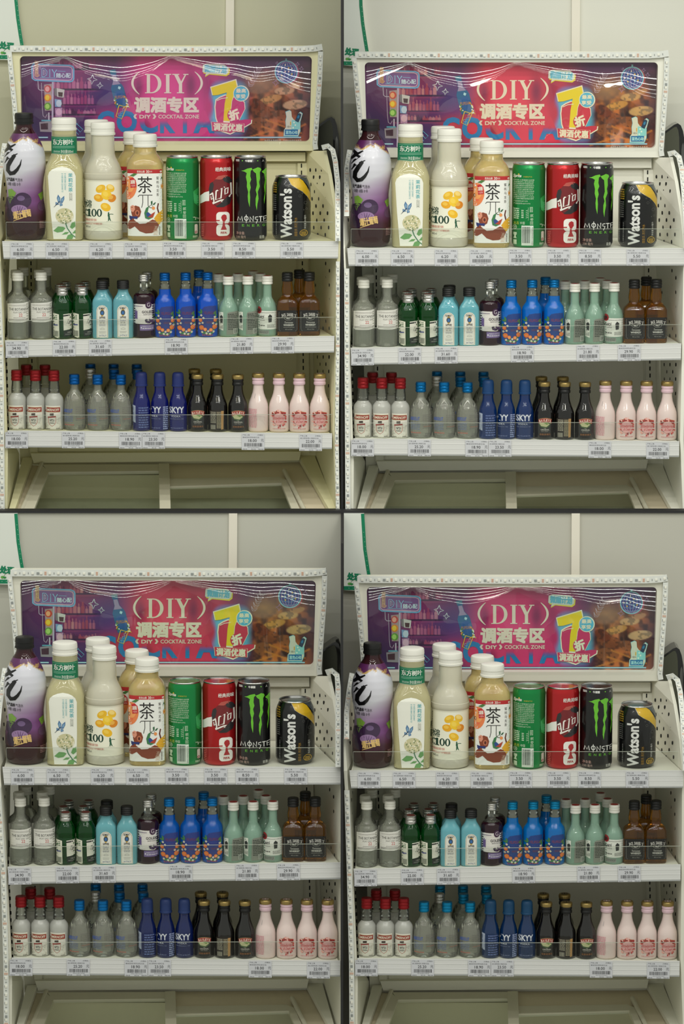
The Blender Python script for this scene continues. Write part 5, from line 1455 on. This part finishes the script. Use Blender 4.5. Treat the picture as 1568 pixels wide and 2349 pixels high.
def build_display(u):
    CREAM, CREAM_IN = cream(u.i), cream_in(u.i)
    P = u.P
    m = KP * u.sx
    cab = thing('shelf_cabinet', f'cream metal shelf cabinet with three price railed shelves, {u.name}', 'cabinet', P(390, 1050, 0), 'shelf cabinets')
    def part(mb, name, mt, parent=None, **k):
        o = mb.build(name, mt, None, **k)
        o.parent = parent or cab
        return o
    cab.location = (0, 0, 0)
    # back, uprights, beam, ledge
    part(MB().prism([P(34, 352, 0), P(704, 352, 0), P(726, 1066, 0), P(46, 1066, 0)], (0, .004, 0)), 'back_panel', CREAM_IN)
    part(MB().prism([P(40, 350, .012), P(700, 350, .012), P(700, 370, .012), P(40, 370, .012)], (0, .0119, 0)), 'beam', CREAM)
    part(MB().prism([P(84, 375, .002), P(678, 375, .002), P(681, 1036, .002), P(90, 1036, .002)], (0, .0018, 0)), 'inset_panel', CREAM_IN)
    lm = m
    for (a, b) in ((62, 80), (682, 704)):
        s_ = 1 if a > 300 else 1
        up = part(MB().prism([P(a, 374, .006), P(b, 374, .006), P(b + 6, 1040, .006), P(a + 6, 1040, .006)], (0, .0058, 0)), 'slotted_upright', CREAM_IN)
        sl = MB(); y = 380
        while y < 1030:
            c = P((a + b) / 2 - 2 + 6 * (y - 374) / 666, y, .0062)
            sl.box((c.x - 1.5 * m, c.y, c.z - 5 * m), (c.x + 1.5 * m, c.y + .002, c.z + 5 * m)); y += 16
        q = sl.build('slots', DARK, up); tag(q, kind='stuff')
    part(MB().prism([P(70, 1040, .016), P(690, 1036, .016), P(686, 1056, .016), P(77, 1062, .016)], (0, .0158, 0)), 'bottom_ledge', CREAM)
    # side panels with flange and punched holes
    for rows, sg in ((LEFTP, -1), (RIGHTP, 1)):
        mb, fl = MB(), MB()
        B = [P(xb, y, .001) for y, xb, xf, d in rows]; Fp = [P(xf, y, d) for y, xb, xf, d in rows]
        t = Vector((sg * .003, 0, 0)); ft = Vector((sg * 8 * m, 0, 0)); fy = Vector((0, .012, 0))
        def cl(v):
            if u.left: v.x = min(v.x, -.0026)
            else: v.x = max(v.x, .0026)
            return v
        for i in range(len(rows) - 1):
            mb.hexa([B[i], Fp[i], Fp[i + 1], B[i + 1], cl(B[i] + t), cl(Fp[i] + t), cl(Fp[i + 1] + t), cl(B[i + 1] + t)])
            e = Vector((0, -.002, 0))
            fl.hexa([Fp[i] + e, cl(Fp[i] + ft + e), cl(Fp[i + 1] + ft + e), Fp[i + 1] + e, Fp[i] + fy, cl(Fp[i] + ft + fy), cl(Fp[i + 1] + ft + fy), Fp[i + 1] + fy])
        sp = part(mb, 'side_panel', CREAM)
        part(fl, 'front_flange', CREAM)
        hl = MB()
        for j in range(46):
            yy = 390 + j * 16.5
            if yy > 1030: break
            for q in range(3):
                f_ = .22 + .27 * q + (.13 if j % 2 else 0)
                y2 = yy
                k = [float(np.interp(y2, [r[0] for r in rows], [r[c] for r in rows])) for c in (1, 2, 3)]
                b = P(k[0], y2, .001); f3 = P(k[1], y2, k[2])
                c = b.lerp(f3, min(f_, .93)); along = (f3 - b).normalized()
                if j % 2 and q == 2: continue
                inn = Vector((-sg * .0016, 0, 0))
                pts = []
                for w_ in range(8):
                    a = 2 * math.pi * w_ / 8
                    pts.append(c + along * .0034 * math.cos(a) + Vector((0, 0, .0034 * math.sin(a))) + inn)
                hl.prism(pts, (sg * .0014, 0, 0))
        q = hl.build('punched_holes', DARK, sp); tag(q, kind='stuff')
    # shelves
    shelves = []
    for k in range(3):
        (tl, tr, bl, br) = RAILS[k]
        dF = SHELF_D
        a, b = P(*tl, dF), P(*tr, dF)
        xbl = float(np.interp(tl[1], [r[0] for r in LEFTP], [r[1] for r in LEFTP])); xbr = float(np.interp(tr[1], [r[0] for r in RIGHTP], [r[1] for r in RIGHTP]))
        zl, zr = a.z - .4 * m, b.z - .4 * m
        c, d_ = P(xbr - 3, tr[1], .008), P(xbl + 3, tl[1], .008)
        ins = 4 * m
        fl_, fr_ = Vector((a.x + ins, a.y, zl)), Vector((b.x - ins, b.y, zr))
        zat = lambda x_: zl + (zr - zl) * (x_ - fl_.x) / (fr_.x - fl_.x)
        bl_, br_ = Vector((d_.x, d_.y, zat(d_.x))), Vector((c.x, c.y, zat(c.x)))
        dn = Vector((0, 0, -7 * m))
        sh = part(MB().hexa([fl_ + dn, fr_ + dn, br_ + dn, bl_ + dn, fl_, fr_, br_, bl_]), 'shelf', CREAM_IN)
        e = .0045
        rb = MB()
        A, Bq, Cq, Dq = P(*tl, dF + .003), P(*tr, dF + .003), P(br[0], br[1] - 3, dF + .008), P(bl[0], bl[1] - 3, dF + .008)
        bkv = Vector((0, e, 0))
        rb.hexa([Dq, Cq, Cq + bkv, Dq + bkv, A, Bq, Bq + bkv, A + bkv])
        for f_, hh in ((0.02, 2.2), (.30, 1.2), (.62, 1.0), (.93, 1.6)):
            p0, p1 = A.lerp(Dq, f_), Bq.lerp(Cq, f_)
            up = Vector((0, 0, hh * m / 2)); fw = Vector((0, -.0005, 0))
            rb.hexa([p0 - up, p1 - up, p1 - up + Vector((0, .001, 0)), p0 - up + Vector((0, .001, 0)), p0 + up + fw * .2, p1 + up + fw * .2, p1 + up + Vector((0, .001, 0)), p0 + up + Vector((0, .001, 0))])
            n_ = len(rb.v)
            for idx in (n_ - 8, n_ - 7):
                rb.v[idx] = tuple(Vector(rb.v[idx]) + fw)
        rb.build('price_rail', RAILM, sh)
        lp = MB(); D2, C2 = P(*bl, dF + .0085), P(*br, dF + .0085)
        lp.hexa([D2, C2, C2 + bkv * 1.5, D2 + bkv * 1.5, Dq, Cq, Cq + bkv, Dq + bkv]); lp.build('rail_lip', RAILG, sh)
        g0, g1 = GUARDS[k]
        ga, gb = P(*g0, dF - .002), P(*g1, dF - .002)
        th = Vector((0, .0014, 0)); lo0, lo1 = Vector((ga.x, ga.y, zl + .0004)), Vector((gb.x, gb.y, zr + .0004))
        gd = MB().hexa([lo0, lo1, lo1 + th, lo0 + th, ga, gb, gb + th, ga + th]).build('acrylic_guard', GUARD, sh)
        upv = Vector((0, 0, .9 * m))
        ge = MB().hexa([ga, gb, gb + th, ga + th, ga + upv, gb + upv, gb + th + upv, ga + th + upv])
        ge.hexa([lo0 - Vector((.5 * m, 0, 0)), lo0, lo0 + th, lo0 + th - Vector((.5 * m, 0, 0)), ga - Vector((.5 * m, 0, 0)), ga, ga + th, ga + th - Vector((.5 * m, 0, 0))])
        ge.build('guard_edge', GEDGE, sh)
        shelves.append((fl_, fr_, zl, zr))
        # price tags in the rail
        for j, (x, y, price, what) in enumerate(TAGS[k]):
            code = CODES[sum(len(q) for q in TAGS[:k]) + j]
            pr = tag_print(price, code, j + 7 * k + 1)
            # tag lies on the sloping rail face
            sl = (br[0] - bl[0]); roll = (tr[1] - tl[1]) / (tr[0] - tl[0])
            h_ = 37.0
            def fn(px, py, layer, x=x, y=y, roll=roll):
                return P(x + px, y + py + roll * px, dF + .0050 + .0050 * (py / h_) + .00012 * layer)
            loc = fn(26, h_, 0)
            corner = [fn(0, 0, 0), fn(52, 0, 0), fn(52, h_, 0), fn(0, h_, 0)]
            mb = MB().prism([c_ - loc for c_ in corner], (0, .0006, 0))
            t_ = mb.build('price_tag', PAPER); t_.location = loc
            tag(t_, f'white price tag with barcode under the {what}, {u.name}', 'price tag', 'shelf price tags')
            me = mesh('tag_print', [fn(*v) - loc for v in pr.v], pr.f, INK, pr.c)
            put('tag_print', me, t_)
    # header sign
    hs = thing('header_sign', f'long framed poster sign with film cover above shelves, {u.name}', 'sign', (0, 0, 0), 'header signs')
    outer = loop(22, 105, 740, 346, 7, 0, 16, 0, -18); inner = loop(45, 129, 715, 325, 10, 0, 5, 0, -6)
    MB().ring([P(x, y, .030) for x, y in outer], [P(x, y, .030) for x, y in inner], (0, .022, 0)).build('frame', CREAM, hs, smooth=True)
    MB().prism([P(30, 115, .0075), P(732, 115, .0075), P(718, 340, .0075), P(44, 340, .0075)], (0, .006, 0)).build('backing', CREAM_IN, hs)
    X, Y, C = PG
    Hn, Wn = X.shape
    V = [P(float(X[i, j]), float(Y[i, j]), .0085) for i in range(Hn) for j in range(Wn)]
    Fc = [(i * Wn + j, (i + 1) * Wn + j, (i + 1) * Wn + j + 1, i * Wn + j + 1) for i in range(Hn - 1) for j in range(Wn - 1)]
    cm = PCM[u.i]
    poster = put('poster', mesh('poster', V, Fc, INK, [lin(cm(tuple(c))) for c in C.reshape(-1, 3)]), hs)
    pr = Print(cm); poster_art(pr)
    put('poster_artwork', pr.mesh('poster_artwork', lambda x, y, l: P(x, y, .0087 + .00012 * l), INK), poster)
    # clear film, tilted out from the top edge in swags
    xs = np.arange(49, 714, 3.0); ys = np.concatenate([np.arange(123, 260, 2.0), np.arange(260, 333, 6.0)])
    V, Fc = [], []
    TM = math.radians(43)
    rw = random.Random(11)
    wob = [(rw.uniform(.05, .25), rw.uniform(0, 6.28), rw.uniform(.02, .09)) for _ in range(5)]
    for x in xs:
        L = film_reach(x)
        L *= 1 + sum(a * .10 * math.sin(f * x + ph) for a, ph, f in wob)
        disp = 0.0; col = []; peak = None; py_ = ys[0]
        for y in ys:
            v = y - 123; dv = y - py_; py_ = y
            if v < L:
                disp += math.tan(TM * (1 - v / L)) * dv * m
            else:
                if peak is None: peak = (v, disp)
                disp = peak[1] * (1 - (v - peak[0]) / (211 - peak[0])) ** 1.3 if v < 211 else 0
            col.append(disp)
        V += [P(float(x), float(y), .0312 + d_) for y, d_ in zip(ys, col)]
    ny = len(ys)
    for i in range(len(xs) - 1):
        for j in range(ny - 1):
            Fc.append((i * ny + j, i * ny + j + 1, (i + 1) * ny + j + 1, (i + 1) * ny + j))
    fm = mesh('film_cover', V, Fc, FILM, smooth=True, sharp=80)
    put('film_cover', fm, hs)
    # light strips
    ls = thing('led_strip', f'unlit strip of lamps framing the poster sign, {u.name}', 'light strip', (0, 0, 0), 'strips on the signs')
    led_run(u, [(23, 112, .0365), (160, 112.5, .0365), (300, 113.5, .0365), (450, 114, .0365), (600, 113, .0365), (690, 113, .0365), (722, 111, .0365), (739, 108, .0365)], 15, parent=ls)
    led_run(u, [(21, 118, .0362), (27, 180, .0362), (33, 240, .0362), (40, 335, .0362)], 11.5, parent=ls)
    led_run(u, [(735, 118, .0362), (733, 180, .0362), (727, 260, .0362), (722, 330, .0362), (724, 343, .0362)], 12, parent=ls)
    for pts, wd, nm in (([(738, 339, .090), (752, 335, .096), (763, 345, .104), (769, 372, .132), (774, 420, .170), (778, 480, .216), (781, 553, .2295)], 12, 'right'), ([(781 if u.i == 0 else 779, 600, .2245), (776, 800, .2245), (772, 1000, .2245), (776, 1178, .2245)], 9, 'lower right'),
                        ([(11, 329, .092), (4, 372, .132), (-2, 420, .170), (-8, 480, .216)], 12, 'left'), ([(-6, 600, .2245), (2, 800, .2245), (4, 1000, .2245), (5, 1178, .2245)], 12, 'lower left')):
        seg = [p for p in pts]
        xs_ = [u.sx * p[0] + u.ox for p in seg]
        if u.left and nm == 'lower right' and u.i == 2: continue
        if u.left and 'left' in nm and max(xs_) < -8: continue
        if not u.left and 'left' in nm: seg = [(max(p[0], (794.5 - u.ox) / u.sx), p[1], p[2]) for p in seg]
        if not u.left and nm == 'lower right': continue
        if u.left and 'right' in nm: seg = [(min(p[0], 774.5 / u.sx), p[1], p[2]) for p in seg]
        st = thing('led_strip', f'unlit strip of lamps down the {nm} cabinet edge, {u.name}', 'light strip', (0, 0, 0), 'strips on the cabinet edges')
        led_run(u, seg, wd, parent=st)
    # freezer below the shelves
    fz = thing('chest_freezer', f'cream chest freezer with sliding glass lids under the shelves, {u.name}', 'freezer', (0, 0, 0), 'chest freezers')
    END = 1178 if u.tier == 0 else 1205
    def dl(y): return .006 + .200 * (y - 1060) / 116.0
    def Q(x, y, h=0.0):
        p = P(x, y, dl(y)); return p + Vector((0, 0, h))
    def slab(pts, name, mt, h=0.0, th=.006, parent=None):
        return MB().prism([Q(x, y, h) for x, y in pts], (0, 0, -th)).build(name, mt, parent or fz)
    def ext(x0, y0, x1, y1, y):   # point further along an edge
        return (x0 + (x1 - x0) * (y - y0) / (y1 - y0), y)
    E = END
    le = ext(68, 1064, 20, 1176, E)[0]; re_ = ext(692, 1058, 757, 1176, E)[0]
    slab([(68, 1064), (692, 1058), (690, 1075), (690, 1097), (388, 1100), (388, 1074), (96, 1076), (80, 1072)], 'back_rim', BEIGE, -.003)
    slab([(68, 1064), (98, 1066), (ext(98, 1068, 58, 1176, E)[0], E), (le, E)], 'rim', BEIGE, -.002)
    slab([(644, 1060), (692, 1058), (re_, E), (ext(655, 1085, 690, 1176, E)[0], E)], 'rim', BEIGE, -.002)
    slab([(52, 1062), (76, 1060), (ext(76, 1060, 36, 1176, E)[0], E), (ext(52, 1062, 22, 1176, E)[0], E)], 'side_ledge', CREAM, .010, .010, cab)
    slab([(684, 1056), (720, 1054), (ext(720, 1054, 770, 1176, E)[0], E), (ext(684, 1056, 752, 1176, E)[0], E)], 'side_ledge', CREAM, .010, .010, cab)
    lid = slab([(98, 1073), (388, 1072), (388, 1087), (110, 1090)], 'sliding_lid', LIDF, .006)
    gl = film_mat('lid_glass', .10, .05, (.95, .97, .94))
    slab([(94, 1073), (112, 1089), (ext(110, 1090, 80, 1170, E)[0], E), (ext(94, 1073, 55, 1170, E)[0], E)], 'lid_stile', LIDF, .006, parent=lid)
    slab([(364, 1072.5), (388, 1072), (ext(388, 1072, 391, 1170, E)[0], E), (ext(364, 1072, 366, 1170, E)[0], E)], 'lid_stile', LIDF, .0075, parent=lid)
    slab([(110, 1090), (364, 1087), (ext(364, 1072, 366, 1170, E)[0], E), (ext(110, 1090, 80, 1170, E)[0], E)], 'pane', gl, .003, .003, parent=lid)
    lid = slab([(389, 1100), (642, 1096), (646, 1110), (389, 1118)], 'sliding_lid', LIDF, .002)
    slab([(640, 1097), (657, 1103), (ext(657, 1103, 690, 1176, E)[0], E), (ext(642, 1111, 668, 1170, E)[0], E)], 'lid_stile', LIDF, .002, parent=lid)
    slab([(389, 1118), (642, 1111), (ext(642, 1111, 668, 1170, E)[0], E), (ext(388, 1072, 391, 1170, E)[0], E)], 'pane', gl, -.001, .003, parent=lid)
    for (a, b, c, d_) in ((96, 1068, 50, 1176), (652, 1084, 698, 1176)):
        pr8 = [(.0042 * math.cos(2 * math.pi * k / 10), .0042 * math.sin(2 * math.pi * k / 10)) for k in range(10)]
        MB().sweep([Q(a, b, .004), Q((a + c) / 2, (b + d_) / 2, .004), Q(ext(a, b, c, d_, E)[0], E, .004)], pr8).build('slide_rail', LIDF, fz, smooth=True)
    # tub below the panes
    tub = mat('freezer_tub', (230, 222, 194), .45, var=.06, vscale=12); ice = mat('frosted_tub_floor', (206, 208, 190), .3, bump=.3, var=.12, vscale=60)
    z0 = Q(390, 1085).z
    back = [Q(90, 1080, -.008), Q(660, 1080, -.008)]
    MB().prism([back[0], back[1], back[1] + Vector((0, 0, -.045)), back[0] + Vector((0, 0, -.045))], (0, .003, 0)).build('tub_wall', tub, fz)
    f0, f1 = Q(40, E, -.05), Q(715, E, -.05)
    b0, b1 = back[0] + Vector((0, 0, -.0445)), back[1] + Vector((0, 0, -.0445))
    MB().hexa([f0 + Vector((0, 0, -.01)), f1 + Vector((0, 0, -.01)), b1 + Vector((0, 0, -.01)), b0 + Vector((0, 0, -.01)), f0, f1, b1, b0]).build('tub_floor', ice, fz)
    zt = min(f0.z, b0.z) - .012
    zb_ = 0.0 if u.tier else zcap0 - .52
    MB().box((min(f0.x, b0.x), f0.y + .002, zb_), (max(f1.x, b1.x), b1.y, zt)).build('freezer_body', CREAM, fz)
    # strip on the wall, hanging leaflet, dark machine behind
    yw = u.yb + WALL_GAP
    def wp(x, y, dd=0.0): return W(u.px(x, y), u.py(y), yw - dd)
    t0 = -8 if u.tier == 0 else (1177.5 - u.oy) / u.sy
    if u.tier == 0: t0 = -60
    a, b, c, d_ = wp(518, t0, .006), wp(537, t0, .006), wp(536, 160, .006), wp(517, 160, .006)
    if u.tier: a.z = b.z = zcap0 - .0005
    o = MB().prism([a, b, c, d_], (0, .0058, 0)).build('trim_wall', mat('white_wall_strip', (232, 226, 212), .35)); tag(o, kind='structure')
    # hanging leaflet at the bay's edge
    lx0 = -40 if u.left else (788.2 - u.ox) / u.sx
    ly0 = -70 if u.tier == 0 else (1178.5 - u.oy) / u.sy
    pts = [(lx0, ly0), (38, ly0), (40, 0), (44, 40), (50, 80), (55, 110), (58, 139), (lx0, 136)]
    if u.tier: pts = [(lx0, ly0), (39, ly0), (44, 40), (50, 80), (55, 110), (58, 139), (lx0, 136)]
    lf = MB().prism([wp(x, y, .012) for x, y in pts], (0, .0115, 0)).build('hanging_leaflet', mat('leaflet_white', (226, 230, 222), .25))
    tag(lf, f'white leaflet with green border hanging behind the sign, {u.name}', 'leaflet', 'hanging leaflets')
    p_ = Print(); gr = (0, 128, 88)
    edge = [q for q in pts if 30 < q[0] < 58]
    p_.line([(x - 3.5, y) for x, y in edge], 7.5, gr, 1); p_.rect(lx0, 126.5, 57, 135.5, gr, 1)
    for k in range(12): p_.ell(40 + .12 * k * 10 - 2, 2 + k * 11, .7, .7, (190, 220, 200), 2, 6)
    for k in range(6): p_.ell(4 + k * 10, 131, .8, .8, (190, 220, 200), 2, 6)
    p_.text('处理', -1 if u.left else 0, 96, 32, 114, gr, 1, bold=.05, rot=-6)
    p_.line([(4, 125), (10, 116), (15, 110)], .9, (60, 120, 60), 1); p_.ell(5, 121, 4, 3, (100, 170, 70), 1, 10); p_.ell(10, 122, 4, 2.6, (50, 140, 70), 1, 10)
    put('leaflet_print', p_.mesh('leaflet_print', lambda x, y, l: wp(max(x, lx0), y, .0122 + .0002 * l), INK), lf)
    # dark upright machine at the other edge
    mx = lambda x: min(x, (780.4 - u.ox) / u.sx) if u.left else x
    pts = [(731, 286), (741, 279), (752, 271), (760, 268), (767, 273), (772, 286), (776, 310), (779, 360), (780, 470), (731, 470)]
    root = thing('drinks_machine', f'rounded glossy black machine edge standing behind the cabinet side, {u.name}', 'machine', (0, 0, 0), 'black machines')
    MB().prism([P(mx(x), y, -.012) for x, y in pts], (0, .05, 0)).build('housing', mat('black_gloss', (14, 14, 14), .12, coat=.5), root)
    pin = [(731, 292), (742, 284), (752, 277), (757, 276), (761, 284), (763, 300), (764, 360), (765, 470), (731, 470)]
    MB().prism([P(mx(x), y, -.0105) for x, y in pin], (0, .0014, 0)).build('side_face', mat('dark_grey_face', (74, 76, 62), .5), root)
    MB().prism([P(mx(x), y, -.010) for x, y in ((768, 330), (769.5, 318), (772, 312), (774.5, 320), (776, 470), (768, 470))], (0, .0019, 0)).build('rim_highlight', mat('highlight_metal', (120, 120, 118), .15, metal=1.0), root)  # highlight line of the glossy rim, built in as a bright metal strip
    return shelves

SHELVES = [build_display(u) for u in UNITS]

# ------------------------------------------------------------------ drinks on the shelves
ORD = {1: [''], 2: ['left', 'right'], 3: ['left', 'centre', 'right'], 4: ['first from left', 'second from left', 'third from left', 'fourth from left']}
ROWN = {1: [''], 2: ['front row', 'back row'], 3: ['front row', 'middle row', 'back row']}
def place_items(u):
    K = make_kinds(u.i)
    used = set()
    for k, items in enumerate(SHELF_ITEMS):
        fl_, fr_, zl, zr = SHELVES[u.i][k]
        pitch = ROW_PITCH[u.tier][0][k]
        kinds = {}
        for it in items: kinds.setdefault(it[0], []).append(it)
        for kind, its in kinds.items():
            nm, desc, cat = KIND_INFO[kind]
            rows = sorted({it[3] for it in its})
            for row in rows:
                line = sorted([it for it in its if it[3] == row], key=lambda it: it[2])
                for c, it in enumerate(line):
                    where = ' '.join(x for x in (ORD[len(line)][c], (ROWN[len(rows)][rows.index(row)])) if x)
                    label = f'{desc}, {where}, {u.name}' if where else f'{desc}, {u.name}'
                    look, px = it[1], it[2]
                    parts, rpx = K[look]
                    ybase = float(np.interp(px, [RAILS[k][0][0], RAILS[k][1][0]], [RAILS[k][0][1], RAILS[k][1][1]]))
                    s = scale_at(u.P(px, ybase, .19)) / KP * u.sx
                    if kind == 'pink': s *= 1.03
                    r = rpx * KP * s * (0.72 if kind == 'blue_gin' else 1.0)
                    yy = (u.yb - SHELF_D) + .0075 + r + row * pitch + (.004 if kind == 'tonic' else 0)
                    q = u.px(px, ybase)
                    x = 0.0
                    z = 0.0
                    for _ in range(3):
                        tt = (x - fl_.x) / (fr_.x - fl_.x)
                        z = zl + (zr - zl) * tt
                        dep = scale_at(Vector((x, yy, z + .05)))
                        x = (q - IW / 2) * dep
                    root = thing(nm, label, cat, (x, yy, z + .0004), nm.replace('_', ' ') + 's')
                    root.scale = (s, s, s)
                    def add(plist, parent):
                        for p in plist:
                            o = put(p[0], p[1], parent)
                            if len(p) > 2: add(p[2], o)
                    add(parts, root)
for u in UNITS:
    place_items(u)
